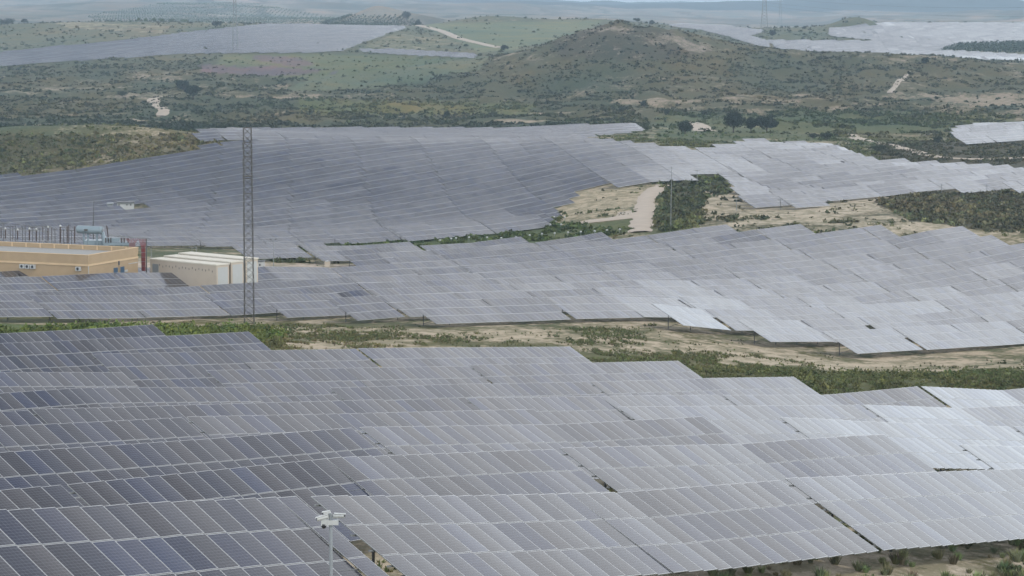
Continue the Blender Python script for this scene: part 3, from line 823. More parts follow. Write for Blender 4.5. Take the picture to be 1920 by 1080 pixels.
TREES = [  # px, base y, height px, width px, distance range, shape, label
 (1285, 251, 27, 31, (1000, 1300), 'round', 'dark round tree standing alone beside the curved pale track'),
 (1375, 248, 37, 46, (1000, 1300), 'pine', 'broad dark pine, leftmost of the three trees standing together'),
 (1408, 246, 26, 24, (1000, 1300), 'pine', 'smallest pine between the two broad pines'),
 (1438, 247, 33, 44, (1000, 1300), 'pine', 'broad dark pine, rightmost of the three trees standing together'),
 (345, 170, 22, 30, (1300, 1900), 'round', 'dark tree above the pale zigzag track, upper one of the pair'),
 (362, 187, 27, 31, (1300, 1900), 'round', 'dark tree above the pale zigzag track, lower one of the pair'),
 (229, 182, 12, 28, (1300, 1900), 'round', 'low wide dark tree left of the zigzag track'),
 (946, 96, 14, 15, (2000, 2900), 'round', 'small dark tree at the left foot of the scrub hill'),
 (838, 221, 14, 12, (1200, 1600), 'round', 'small round tree in the scrub above the centre of the big field'),
 (1165, 212, 13, 15, (1200, 1600), 'round', 'small tree in scrub above the upper panel strip'),
 (1208, 200, 11, 16, (1200, 1700), 'round', 'small bushy tree in scrub below the scrub hill'),
 (1250, 216, 11, 12, (1200, 1600), 'round', 'small tree just above the lone round tree'),
 (1322, 218, 11, 13, (1200, 1600), 'round', 'small tree above and left of the three pines'),
 (14, 48, 14, 36, (2500, 3200), 'round', 'dark wide tree on the ridge at the far left edge'),
 (46, 43, 9, 13, (2500, 3200), 'round', 'small dark tree on the left ridge beside the wide tree'),
 (407, 51, 14, 19, (2400, 3200), 'round', 'dark blocky tree on the ridge left of the tall pylon'),
 (260, 40, 7, 8, (2500, 3200), 'round', 'first light green tree of the row on the left ridge'),
 (273, 40, 6, 9, (2500, 3200), 'round', 'second light green tree of the row on the left ridge'),
 (288, 40, 7, 12, (2500, 3200), 'round', 'third light green tree of the row on the left ridge'),
 (303, 40, 7, 13, (2500, 3200), 'round', 'fourth light green tree of the row on the left ridge'),
 (322, 40, 6, 12, (2500, 3200), 'round', 'fifth light green tree of the row on the left ridge'),
 (345, 40, 6, 16, (2500, 3200), 'round', 'last light green tree of the row on the left ridge'),
 (762, 36, 15, 19, (2700, 3600), 'round', 'dark tree on the right shoulder of the distant mound'),
 (784, 42, 11, 12, (2500, 3300), 'round', 'small dark tree where the pale field road meets the ridge'),
 (1194, 34, 8, 14, (2400, 3200), 'round', 'small dark tree on the skyline behind the scrub hill'),
 (1222, 47, 9, 12, (2100, 3000), 'round', 'small dark tree right behind the top of the scrub hill'),
 (1449, 68, 13, 13, (2100, 3000), 'round', 'dark tree beside the ridge pylon on the right'),
 (1508, 55, 6, 9, (2400, 3000), 'round', 'small tree left of the little far hill'),
 (1798, 86, 8, 10, (2200, 2900), 'round', 'dark tree at the left end of the distant orchard'),
 (1734, 120, 14, 18, (1650, 1950), 'round', 'dark bushy tree on top of the right hand scrub hill'),
 (1548, 262, 14, 34, (900, 1200), 'round', 'low dark bush group left of the winding track'),
 (1524, 260, 11, 26, (900, 1200), 'round', 'low dark bush just right of the three pines'),
 (1648, 285, 14, 50, (850, 1100), 'round', 'wide low green bush below the winding track'),
 (1756, 268, 13, 24, (900, 1150), 'round', 'dark bush beside the small panel group at the right edge'),
 (1213, 376, 14, 0, (600, 800), 'round', ''),
]
for px, by, hp, wp, Yr, shp, lab in TREES:
    if not lab: continue
    p = hit(px, by, *Yr); k = p.y / F
    h, wd = hp * k, wp * k
    rg = np.random.default_rng(int(px * 7 + by))
    root = empty('pine_tree' if shp == 'pine' else 'tree', p)
    tag(root, lab, 'tree', 'trees scattered over the scrubland')
    base_z = h * (.20 if shp == 'pine' else .12)
    mb = MB(); r0 = max(.12, h * .035)
    lean = Vector((rg.normal() * .04 * h, 0, 0))
    mb.tube([(0, 0, -.6), lean * .4 + Vector((0, 0, base_z)), lean + Vector((0, 0, h * .75))], [r0 * 1.25, r0, r0 * .35], 7)
    for q in range(5):
        an = q * 2.4 + rg.uniform(0, 1)
        s0 = Vector((0, 0, base_z * .85)) + lean * .4
        mb.tube([s0, Vector((math.cos(an) * wd * .2, math.sin(an) * wd * .2, h * .55)), Vector((math.cos(an) * wd * .36, math.sin(an) * wd * .36, h * .72))], [r0 * .6, r0 * .4, r0 * .15], 5)
    mb.build('trunk', M['bark'], root)
    n = 3200 if hp > 20 else 700
    rz = (h - base_z) / 2
    tint = (.020, .031, .016) if 'light' not in lab else (.075, .11, .035)
    V, Q4, T = leaf_cloud(n, (wd / 2, wd / 2, rz), max(.16, h * .05) if n > 1000 else h * .09, tint, rg, 1.0, base_z + rz * 1.0, 14)
    cm_ = np_mesh('crown', V, Q4, [M['leaf']], {'tint': ('FLOAT_COLOR', T)})
    link('crown', cm_, root)

FP = [(np.array(x), 1) for x in ()]
MIDX = [(-250, 606), (0, 600), (490, 588), (534, 590), (600, 588), (673, 598), (780, 592), (818, 608), (1228, 592), (1284, 625), (1390, 621), (1440, 653), (1550, 645), (1604, 671), (1740, 664), (1920, 655), (2200, 640)] + MID[2:]
polys = [(MIDX, (270, 600)), (FARL, (575, 905)), (FARR, (640, 930))]
def free(x, y, z):              # not under panels, roads or buildings
    px, py = proj(x, y, z + 1.2)
    ok = (px > -60) & (px < 1980)
    for P_, Yr in polys:
        ok &= ~((y > Yr[0]) & (y < Yr[1]) & inpoly(px, py, P_))
    for rd in ([(1100, 398), (1190, 398), (1200, 350), (1255, 344), (1245, 356), (1232, 370), (1232, 436), (1190, 440), (1190, 418), (1100, 420)],
               [(130, 440), (500, 462), (520, 525), (0, 530), (0, 440)]):
        ok &= ~((y > 380) & (y < 800) & inpoly(px, py, rd))
    return ok
occset = set()
for (ri_, ti_, P_, s_, N_) in near_tables:
    for q in np.arange(s_[0], s_[-1], 1.2):
        bx, by = [float(np.interp(q, s_, [p_[i] for p_ in P_])) for i in (0, 1)]
        for f_ in (0, 1.3, 2.6, 3.9, 5.0): occset.add((int((bx + V2[0] * f_) // 1.6), int((by + V2[1] * f_) // 1.6)))
def scatter(n, Y0, Y1, rg, pw=1.0, area=None):
    if area:
        x0, x1 = min(p[0] for p in area), max(p[0] for p in area)
        a = (rg.uniform(x0, x1, n) - 960) / F; y = rg.uniform(Y0, Y1, n); x = a * y; z = G(x, y); px, py = proj(x, y, z)
        ok = inpoly(px, py, area) & free(x, y, z) & (fbm(x / 4, y / 7, 68, 3) > .36)
        return x[ok], y[ok], z[ok]
    a = rg.uniform(-.205, .205, n); y = np.exp(rg.uniform(math.log(Y0), math.log(Y1), n)); x = a * y
    z = G(x, y); c = cover_at(x, y)
    nn = fbm(x / 11, y / 16, 61, 3)
    ok = free(x, y, z) & (rg.random(n) < np.clip(c * 1.1, .03, 1) ** pw) & ((nn > .86 - c * .62) | (rg.random(n) < .16 * c)) & (fbm(x / 3.5 * np.interp(y, [300, 1200], [1, .3]), y / 5 * np.interp(y, [300, 1200], [1, .3]), 67, 2) > .40)
    ok &= ~(fm_at(x, y) & (rg.random(n) > .12))
    qx, qy = proj(x, y, z); ok &= ~((y > 1000) & (y < 1450) & inpoly(qx, qy, [(1215, 222), (1520, 218), (1540, 266), (1215, 262)]) & (rg.random(n) > .2))
    if Y0 < 250:
        keep = np.array([(int(i // 1.6), int(j // 1.6)) not in occset for i, j in zip(x, y)]); ok &= keep
    return x[ok], y[ok], z[ok]
def clumps(name, lab, n, Y0, Y1, k, rad, size, rg, squash=.7, mul=1.0, area=None):
    x, y, z = scatter(n, Y0, Y1, rg, area=area); m = len(x)
    if not m: return
    r = rad[0] + (rad[1] * 1.35 - rad[0]) * rg.random(m) ** 2.2
    r = np.repeat(r, k); cx = np.repeat(x, k); cy = np.repeat(y, k); cz = np.repeat(z, k)
    d = rg.normal(size=(m * k, 3)); d /= np.linalg.norm(d, axis=1)[:, None]; d *= rg.uniform(.3, 1, (m * k, 1)); d[:, 2] = np.abs(d[:, 2]) * squash
    c = np.stack([cx, cy, cz], 1) + d * r[:, None]
    a = rg.normal(size=(m * k, 3)); a /= np.linalg.norm(a, axis=1)[:, None]
    b = np.cross(a, rg.normal(size=(m * k, 3))); b /= np.linalg.norm(b, axis=1)[:, None]
    s = (size * r * rg.uniform(.6, 1.3, m * k))[:, None]
    V = np.stack([c - a * s, c + b * s * .7, c + a * s, c - b * s * .7], 1).reshape(-1, 3)
    kd = np.array(((1, 1, 1), (1.28, 1.26, 1.05), (.68, .80, .72), (1.12, 1.04, .92)))[rg.integers(0, 4, m)]
    t = veg_at(x, y) * mul * kd * rg.uniform(.6, 1.25, (m, 1)) * (1 + rg.normal(0, .035, (m, 3)))

    t = np.repeat(t, k, 0) * rg.uniform(.8, 1.2, (m * k, 1)); t = np.clip(np.repeat(t, 4, 0), .005, 1)
    me = np_mesh(name, V, np.arange(len(V)).reshape(-1, 4), [M['leaf']], {'tint': ('FLOAT_COLOR', rgba(t))})
    tag(link(name, me), lab, 'scrub', kind='stuff')
def tufts(name, lab, n, Y0, Y1, k, hgt, rg, area=None):
    x, y, z = scatter(n, Y0, Y1, rg, .8, area); m = len(x)
    if not m: return
    H = rg.uniform(hgt[0], hgt[1], m); Hk = np.repeat(H, k)
    an = rg.uniform(0, 6.28, m * k); ln = rg.uniform(.1, .7, m * k) * Hk; rr = rg.uniform(0, .22, m * k) * Hk
    bx = np.repeat(x, k) + np.cos(an) * rr; by = np.repeat(y, k) + np.sin(an) * rr; bz = np.repeat(z, k) - .03
    wdt = .035 + .02 * rg.random(m * k)
    V = np.stack([np.stack([bx - np.sin(an) * wdt, by + np.cos(an) * wdt, bz], 1), np.stack([bx + np.sin(an) * wdt, by - np.cos(an) * wdt, bz], 1),
                  np.stack([bx + np.cos(an) * ln, by + np.sin(an) * ln, bz + Hk * rg.uniform(.6, 1, m * k)], 1)], 1).reshape(-1, 3)
    t = veg_at(x, y) * (2.0 if area else 1.3) * rg.uniform(.55, 1.35, (m, 1)) * (1 + rg.normal(0, .10, (m, 3)))
    t = np.clip(np.repeat(np.repeat(t, k, 0) * rg.uniform(.8, 1.3, (m * k, 1)), 3, 0), .005, 1)
    me = np_mesh(name, V, np.arange(len(V)).reshape(-1, 3), [M['leaf']], {'tint': ('FLOAT_COLOR', rgba(t))})
    tag(link(name, me), lab, 'grass', kind='stuff')
r_ = np.random.default_rng(5)
tufts('grass', 'grey green grass tufts and weeds on the ground around the nearer panels', 420000, 92, 390, 9, (.12, .42), r_)
clumps('low_bushes', 'small olive bushes on the sandy strip between the two nearer fields', 9000, 100, 390, 30, (.12, .50), .24, r_, .8, 1.3)
clumps('scrub', 'dark low scrub covering the ground around the middle fields', 150000, 390, 1150, 9, (.25, .95), .42, r_, .75, 1.1)
clumps('hill_scrub', 'dark scrub bushes dotting the hills and the slopes below them', 80000, 1150, 2150, 7, (.4, 1.6), .5, r_, .7, .72)
clumps('scrub', 'dense dark scrub on the right bank of the dirt track', 3000, 560, 800, 14, (.3, 1.2), .4, r_, .9, 1.4, [(1238, 334), (1300, 328), (1400, 338), (1370, 362), (1325, 372), (1318, 405), (1290, 432), (1232, 436), (1236, 372)])
clumps('scrub', 'dense dark scrub patch behind the right end of the middle field', 3400, 545, 800, 12, (.25, 1.1), .42, r_, .8, 1.8, [(1640, 378), (1760, 364), (1990, 352), (1990, 424), (1840, 430), (1700, 412)])
clumps('scrub', 'scrub covering the low ridge above the left end of the big field', 5200, 860, 1150, 9, (.3, 1.3), .45, r_, .8, 1.35, [(-60, 250), (430, 252), (420, 285), (200, 325), (-60, 350)])
clumps('low_bushes', 'lush green bushes between the left ends of the two nearer fields', 2600, 238, 325, 40, (.22, 1.0), .17, r_, .9, 1.25, [(-60, 600), (330, 603), (420, 612), (545, 622), (530, 652), (470, 644), (300, 634), (-60, 632)])
clumps('low_bushes', 'grey green bushes along the far edge of the nearest field, right side', 2600, 212, 300, 34, (.18, .75), .18, r_, .9, 1.3, [(1250, 668), (1330, 690), (1500, 694), (1980, 688), (1980, 735), (1500, 748), (1330, 715)])
tufts('grass', 'grass tufts on the pale soil before the lowest panel row', 700, 84, 140, 60, (.2, .7), r_, [(1150, 1055), (1660, 1022), (1980, 1000), (1980, 1100), (1150, 1100)])
clumps('far_scrub', 'specks of bushes on the farther ridges and field edges', 9000, 2150, 3300, 8, (.9, 2.2), .5, r_, .8, .6)

def orchard(lab, poly, Yr, dx, dy, rz, r, tint, rg):
    xs = [at(p[0], p[1], (Yr[0] + Yr[1]) / 2) for p in poly]
    ys = np.arange(Yr[0], Yr[1], dy); ca, sa = math.cos(rz), math.sin(rz)
    g = np.arange(-2600, 2600, 1.0)
    U = np.arange(-2200, 2200, dx); W = np.arange(Yr[0] - 1500, Yr[1] + 1500, dy)
    uu, ww = np.meshgrid(U, W); X = (uu * ca - (ww - Yr[0]) * sa).ravel(); Y = (uu * sa + (ww - Yr[0]) * ca + Yr[0]).ravel()
    ok = (Y > Yr[0]) & (Y < Yr[1]) & (np.abs(X / np.maximum(Y, 1)) < .21); X, Y = X[ok], Y[ok]; Z = G(X, Y)
    px, py = proj(X, Y, Z); ok = inpoly(px, py, poly); X, Y, Z = X[ok], Y[ok], Z[ok]; m = len(X); k = 9
    if not m: return
    X = X + rg.normal(0, .4, m); Y = Y + rg.normal(0, .4, m)
    d = rg.normal(size=(m * k, 3)); d /= np.linalg.norm(d, axis=1)[:, None]
    rr = np.repeat(r * rg.uniform(.7, 1.2, m), k)[:, None]
    c = np.stack([np.repeat(X, k), np.repeat(Y, k), np.repeat(Z + r, k)], 1) + d * rr * .7
    a = rg.normal(size=(m * k, 3)); a /= np.linalg.norm(a, axis=1)[:, None]; b = np.cross(a, d)
    V = np.stack([c - a * rr * .5, c + b * rr * .5, c + a * rr * .5, c - b * rr * .5], 1).reshape(-1, 3)
    t = np.repeat(np.array(tint)[None] * rg.uniform(.8, 1.2, (m, 1)), k * 4, 0)
    me = np_mesh('orchard', V, np.arange(len(V)).reshape(-1, 4), [M['leaf']], {'tint': ('FLOAT_COLOR', rgba(t))})
    tag(link('orchard', me), lab, 'orchard', kind='stuff')
orchard('rows of small trees striping the hazy slope at the upper left', [(160, 30), (330, 2), (480, 8), (640, 36), (640, 46), (180, 42)], (3500, 6200), 9, 42, .25, 1.8, (.10, .13, .085), r_)
orchard('rows of small trees below the distant mound', [(600, 46), (640, 30), (760, 30), (790, 48), (640, 50)], (3050, 3600), 6, 12, -.1, 1.8, (.045, .065, .035), r_)
orchard('dark green orchard rows between the distant panels at the right', [(1760, 97), (1800, 84), (1980, 78), (1980, 101), (1880, 100)], (2150, 2750), 5, 8, .5, 1.8, (.035, .055, .03), r_)

# ------------------------------------------------------------------ lattice mast in front
mp_ = hit(467.5, 607, 280, 340); km = mp_.y / F
H = (607 - 237) * km; Wb, Wt = 1.22, .98
root = empty('lattice_mast', mp_, math.radians(12))
tag(root, 'tall slim rusty grey lattice mast standing on the sandy strip', 'mast')
def wz(z): return (Wb + (Wt - Wb) * z / H) / 2
for sx, sy in ((-1, -1), (1, -1), (1, 1), (-1, 1)):
    mb = MB(); mb.tube([(sx * wz(0), sy * wz(0), -.5), (sx * wz(H), sy * wz(H), H)], .042, 4); mb.build('leg', M['rust'], root)
nb = 27
for side in range(4):
    mb = MB()
    for i in range(nb):
        z0, z1 = H * i / nb, H * (i + 1) / nb
        def C(j, z):
            a = ((-1, -1), (1, -1), (1, 1), (-1, 1))[j % 4]; return (a[0] * wz(z), a[1] * wz(z), z)
        mb.tube([C(side, z0), C(side + 1, z1)], .027, 4); mb.tube([C(side + 1, z0), C(side, z1)], .027, 4)
        if i in (0, 9, 18, 20, 23, 25): mb.tube([C(side, z0), C(side + 1, z0)], .04, 4)
    mb.tube([C(side, H), C(side + 1, H)], .05, 4)
    mb.build('bracing', M['rust'], root)
mb = MB(); mb.box((0, 0, H * .755), (1.16, 1.16, .12), 0); mb.build('platform', M['rust'], root)
mb = MB()
for i in range(11): mb.box((-wz(0) - .03, -wz(0) + .1, H * (.06 + .085 * i)), (.12, .12, H * .04), 0)
mb.build('cable_tray', M['post'], root)

def pylon(px, by, topy, Yr, wb, wt, lab, arms=()):
    p = hit(px, by, *Yr); k = p.y / F; h = (by - topy) * k
    root = empty('pylon', p); tag(root, lab, 'pylon')
    mb = MB(); n = 12
    f = lambda z: (wb + (wt - wb) * (z / h) ** .8) * k / 2
    cs = ((-1, -1), (1, -1), (1, 1), (-1, 1))
    for c in cs: mb.tube([(c[0] * f(h * i / n), c[1] * f(h * i / n), h * i / n) for i in range(n + 1)], .16, 4)
    mb.build('legs', M['steel'], root); mb = MB()
    for i in range(n):
        z0, z1 = h * i / n, h * (i + 1) / n
        for q in range(4):
            a, b = cs[q], cs[(q + 1) % 4]
            mb.tube([(a[0] * f(z0), a[1] * f(z0), z0), (b[0] * f(z1), b[1] * f(z1), z1)], .09, 3)
            mb.tube([(b[0] * f(z0), b[1] * f(z0), z0), (a[0] * f(z1), a[1] * f(z1), z1)], .09, 3)
    mb.build('bracing', M['steel'], root)
    for z, l in arms:
        mb = MB(); zz = h * z; mb.tube([(-l, 0, zz), (0, 0, zz + .8), (l, 0, zz)], .12, 4); mb.tube([(-l, 0, zz), (l, 0, zz)], .12, 4); mb.build('crossarm', M['steel'], root)
pylon(441, 97, -30, (2050, 2300), 11, 3, 'tall thin grey pylon standing in the distant left solar field', ((.9, 5), (.8, 6)))
pylon(1433, 56, -14, (2600, 3100), 14, 4, 'lattice pylon on the skyline at the upper right', ((.92, 5), (.8, 6)))
pylon(1463, 40, -8, (4300, 5200), 6, 2, 'faint far pylon in the haze right of the skyline pylon', ((.9, 7),))
for i, (x0, y0, x1, y1, Y) in enumerate(((1433, 4, 1990, 30, 2700), (1433, -6, 1990, 12, 2700), (1433, 10, 1990, 42, 2720))):
    a, b = at(x0, y0, Y), at(x1, y1, Y - 300); mb = MB()
    mb.tube([a.lerp(b, t) - Vector((0, 0, 4 * 5 * t * (1 - t))) for t in np.linspace(0, 1, 14)], .07, 4)
    tag(mb.build('power_line', M['wire']), ['middle', 'highest', 'lowest'][i] + ' cable running right from the skyline pylon', 'cable', 'power cables at the upper right')

# ------------------------------------------------------------------ camera pole at the bottom
Yc = 78.0; kc = Yc / F
top = at(620, 963, Yc); g = float(G(top.x, top.y))
root = empty('camera_pole', Vector((top.x, top.y, g)))
tag(root, 'grey steel pole carrying white security cameras in front of the nearest panels', 'security camera pole')
zt = top.z - g
mb = MB(); mb.tube([(0, 0, -.3), (0, 0, zt)], [.06, .048], 16); mb.tube([(0, 0, zt - .12), (0, 0, zt + .015)], .056, 16); mb.build('pole', M['grey'], root, smooth=False)
def bullet(sx, x0, x1, z0, z1, yo):
    mb = MB(); a, b = Vector((x0, yo, z0)), Vector((x1, yo - .1, z1)); d = (b - a)
    mb.tube([a, a + d * .04, a + d * .9, b], [.05, .062, .066, .062], 14); 
    s = a + d * .05 + Vector((0, 0, .062)); e_ = b + d * .12 + Vector((0, 0, .05))
    mb.hexa([s + Vector((0, -.07, 0)), e_ + Vector((0, -.07, 0)), e_ + Vector((0, .07, 0)), s + Vector((0, .07, 0))][::1],
            [s + Vector((0, -.06, .018)), e_ + Vector((0, -.06, .018)), e_ + Vector((0, .06, .018)), s + Vector((0, .06, .018))])
    o = mb.build('bullet_camera', M['white'], root)
    mb = MB(); mb.tube([b, b + d * .015], .052, 14); mb.build('lens', M['black'], o)
    mb = MB(); mb.tube([a + d * .3 - Vector((0, 0, .06)), Vector((a.x * .3, 0, -.13 + zt))], .022, 8); mb.build('bracket', M['white'], root)
bullet(-1, -.07, -.40, zt - .07, zt - .14, -.06)
bullet(1, .09, .42, zt - .05, zt - .035, -.06)
bullet(-1, -.02, -.24, zt - .02, zt - .03, .22)
mb = MB(); mb.box((.02, -.02, zt - .26), (.42, .16, .14)); mb.box((-.20, -.05, zt - .24), (.16, .16, .20)); mb.build('junction_box', M['white'], root)
mb = MB(); c0 = Vector((-.20, -.06, zt - .36))
mb.tube([c0 + Vector((0, 0, .06)), c0, c0 - Vector((0, 0, .05)), c0 - Vector((0, 0, .08))], [.085, .085, .062, .02], 18); mb.build('dome_camera', M['black'], root, smooth=True)

# ------------------------------------------------------------------ control building
def local(o, ax, ay):
    def f(u, v, z): return Vector((o[0] + ax[0] * u + ay[0] * v, o[1] + ax[1] * u + ay[1] * v, z))
    return f
B0 = at(165, 479, 395); zt = B0.z; zb = float(G(B0.x, B0.y)) - .8
fx = (-.917, .4); fy = (.4, .917)
L1, L2 = 30.0, 14.0
base = Vector((B0.x, B0.y, zb)); hB = zt - zb
root = empty('control_building', base); tag(root, 'flat roofed ochre brick building with blue doors beside the substation', 'building')
P3 = local((0, 0), fx, fy)
def lbox(mb, u0, u1, v0, v1, z0, z1, mi=0):
    q = [(u0, v0), (u1, v0), (u1, v1), (u0, v1)][::-1]
    mb.hexa([P3(u, v, z0) for u, v in q], [P3(u, v, z1) for u, v in q], mi)
mb = MB(); lbox(mb, 0, L1, 0, L2, 0, hB - .75); mb.build('wall', M['ochre'], root)
mb = MB(); lbox(mb, .3, L1 - .3, .3, L2 - .3, hB - .76, hB - .62); mb.build('roof', M['gravelroof'], root)
mb = MB()
lbox(mb, -.06, L1 + .06, -.06, .26, hB - 1.55, hB); lbox(mb, -.06, L1 + .06, L2 - .26, L2 + .06, hB - .95, hB)
lbox(mb, -.06, .26, .262, L2 - .262, hB - 1.55, hB); lbox(mb, L1 - .26, L1 + .06, .262, L2 - .262, hB - .95, hB)
mb.build('parapet', M['ochre'], root)
mb = MB()
lbox(mb, -.1, L1, -.1, -.065, hB - 1.62, hB - 1.34); lbox(mb, -.1, -.065, -.064, L2, hB - 1.62, hB - 1.34)
lbox(mb, -.1, L1 + .1, -.1, .3, hB + .003, hB + .08); lbox(mb, -.1, L1 + .1, L2 - .3, L2 + .1, hB + .003, hB + .08); lbox(mb, -.1, .3, .303, L2 - .303, hB + .003, hB + .08)
for u in np.arange(1.8, L1, 2.6): lbox(mb, u, u + .22, L2 - .33, L2 - .263, hB - .6, hB)
mb.build('stone_band', M['band'], root)
for u, z in ((9.2, hB - 2.35), (10.15, hB - 2.35), (11.1, hB - 2.35), (1.2, hB - 2.35)):
    mb = MB(); lbox(mb, u, u + .8, -.38, -.01, z, z + .62); o = mb.build('air_conditioner', M['white'], root)
    mb = MB(); c = P3(u + .42, -.385, z + .31); mb.tube([c, P3(u + .42, -.40, z + .31)], .22, 14); mb.build('fan_grille', M['black'], o)
for v in (7.0, 8.9):
    mb = MB(); lbox(mb, -.04, -.005, v, v + 1.15, hB - 4.4, hB - 2.5); o = mb.build('door', M['blueglass'], root)
mb = MB(); lbox(mb, -.09, -.01, 10.0, 10.9, hB - 3.4, hB - 3.1); lbox(mb, -.05, -.01, 11.2, 13.8, hB - 2.3, hB - 2.2); mb.build('door_light', M['white'], root)
mb = MB(); mb.tube([P3(-.08, -.05, hB - 1.6), P3(-.08, -.05, .2)], .05, 8); mb.build('drain_pipe', M['white'], root)
mb = MB(); mb.tube([P3(-1.6, 6, 0), P3(-1.6, 6, hB - 1.9)], .05, 6); q = P3(-1.6, 6, hB - 1.6); mb.box(tuple(q), (.25, .2, .6)); o = mb.build('lamp_post', M['post'], None, base)
tag(o, 'thin grey post with a small box lamp before the building wall', 'lamp post')

# ------------------------------------------------------------------ container sheds
cx_, cy_ = (-.75, .66), (.66, .75)
for i in range(3):
    c0 = at(406, 496, 400); o0 = Vector((c0.x + cy_[0] * 3.0 * i, c0.y + cy_[1] * 3.0 * i, c0.z + .22 * i))
    zb = float(G(o0.x, o0.y)) - .3; hC = o0.z - zb
    P3 = local((0, 0), cx_, cy_)
    root = empty('container_shed', Vector((o0.x, o0.y, zb)))
    tag(root, ('nearest of the three long cream container sheds', 'middle one of the three long cream container sheds', 'farthest of the three long cream container sheds')[i], 'shed', 'long container sheds beside the substation')
    mb = MB(); lbox(mb, 0, 15.2, 0, 2.5, 0, hC - .18); mb.build('wall', M['cream'], root)
    mb = MB(); lbox(mb, -.1, 15.3, -.1, 2.6, hC - .178, hC); mb.build('roof', M['creamroof'], root)
    mb = MB()
    for u in np.arange(.9, 13, .75): lbox(mb, u, u + .09, -.03, -.004, hC - 1.15 + .12 * math.sin(u * 5), hC - .85 + .12 * math.sin(u * 5))
    mb.build('vent', M['post'], root)
    mb = MB(); lbox(mb, 13.2, 14.6, -.03, -.004, .3, hC - .8); mb.build('door', M['grey'], root)
    mb = MB(); lbox(mb, -.03, -.004, .25, 2.25, .3, hC - .5); mb.build('end_door', M['white'], root)

# small cabin and box on the yard
p = hit(489, 508, 400, 480); root = empty('cabin', p); tag(root, 'small white cabin with a dark sloping roof right of the sheds', 'cabin')
mb = MB(); mb.box((0, 0, .8), (1.3, 1.3, 1.7)); mb.build('wall', M['white'], root)
mb = MB(); mb.hexa([(-.8, -.8, 1.66), (.8, -.8, 1.86), (.8, .8, 1.86), (-.8, .8, 1.66)], [(-.8, -.8, 1.74), (.8, -.8, 1.94), (.8, .8, 1.94), (-.8, .8, 1.74)]); mb.build('roof', M['post'], root)
mb = MB(); mb.box((-.1, -.67, 1.15), (.25, .04, .35)); mb.build('window', M['black'], root)
p = hit(614, 500, 420, 500); root = empty('meter_box', p); tag(root, 'small beige box with a white cap on the sandy yard', 'utility box')
mb = MB(); mb.box((0, 0, .45), (1.0, .7, .95)); mb.build('casing', M['cream'], root); mb = MB(); mb.tube([(0, 0, .92), (0, 0, 1.1), (0, 0, 1.2)], [.3, .3, .1], 10); mb.build('cap', M['white'], root)
# farmhouse in the far field
p = hit(236, 396, 630, 800); root = empty('farmhouse', p + Vector((0, 0, 0))); tag(root, 'low white farmhouse with a dark roof amid the large left panel field', 'house')
k = p.y / F
hh = 16 * k
mb = MB(); mb.box((0, 0, hh / 2), (31 * k, 4, hh), 0, .12); mb.build('wall', M['white'], root)
mb = MB(); mb.box((0, 0, hh + .12), (33 * k, 4.6, .28), 0, .12); mb.build('roof', M['post'], root)
for dx in (-1.5, .6, 1.6): mb = MB(); mb.box((dx, -2.02 + dx * .12, hh - .45), (.3, .1, .45), 0, .12); mb.build('window', M['black'], root)
p = hit(207, 396, 630, 800); mb = MB(); mb.box((0, 0, hh / 2), (10 * k, 3, hh * .8), 0, .1); mb.box((0, 0, hh * .9 + .05), (12 * k, 3.4, .2), 0, .1)
tag(mb.build('outbuilding', M['grey'], None, p), 'small grey outbuilding left of the white farmhouse', 'shed')

# ------------------------------------------------------------------ substation
def spt(px, py, Y): return at(px, py, Y)
Ys = 424
a, b = spt(145, 430, Ys), spt(192, 432, Ys - 1)
gz = float(G(a.x, a.y)) - .3
root = empty('transformer', Vector((a.x, a.y, gz))); tag(root, 'blue grey power transformer with a horizontal oil tank on top', 'transformer')
o = root.location
mb = MB(); d = (b - a).normalized(); r = .62
mb.tube([a - o, a + d * .12 - o, b - d * .12 - o, b - o], [r * .86, r, r, r * .86], 20); tk = mb.build('oil_tank', M['tank'], root)
mb = MB(); q = a.lerp(b, .42) - o - Vector((0, r + .01, 0)); mb.box(tuple(q), (1.0, .03, .35)); mb.build('name_plate', M['rust'], tk)
mb = MB(); q = b - o; mb.tube([q, q + d * .12], .3, 12); mb.build('hatch', M['grey'], tk)
for t in (.25, .42, .78): 
    q = a.lerp(b, t) - o; mb = MB(); mb.tube([(q.x, q.y, .5), (q.x, q.y, q.z - .4)], .16, 8); mb.build('tank_leg', M['tank'], root)
q = a.lerp(b, .6) - o; zr = q.z - 1.7
mb = MB(); mb.box((q.x + .3, q.y + 1.2, zr / 2), (3.4, 2.2, zr)); mb.build('body', M['tank'], root)
mb = MB(); mb.tube([(q.x + 2.2, q.y, zr * .8), (q.x + 1.6, q.y, q.z - .3)], [.55, .28], 12); mb.build('riser', M['tank'], root)
for i in range(9):
    mb = MB(); mb.box((q.x - 1.3 + i * .38, q.y - .35, zr * .5), (.2, .45, zr * .8)); mb.build('cooling_fin', M['tank'], root)
def insul(px, top, bot, w, Y, lab, cap=True, lean=0, grp='dark insulator columns behind the building'):
    t_, b_ = at(px, top, Y), at(px - lean, bot, Y); g = float(G(b_.x, b_.y))
    root = empty('insulator_column', Vector((b_.x, b_.y, g))); tag(root, lab, 'insulator', grp); o = root.location
    n = 10; pts, rs = [], []
    for i in range(n * 2 + 1):
        pts.append(b_.lerp(t_, i / (n * 2)) - o); rs.append(w * (1 if i % 2 else .62))
    mb = MB(); mb.tube(pts, rs, 10); mb.build('insulator', M['porcelain'], root)
    mb = MB(); mb.tube([(0, 0, -.2), b_ - o], .1, 6); mb.build('support', M['steel'], root)
    if cap: mb = MB(); q = t_ - o; mb.tube([q, q + Vector((0, 0, .12)), q + Vector((0, 0, .3))], [w * 1.2, w * 1.3, w * .5], 10); mb.build('cap', M['white'], root)
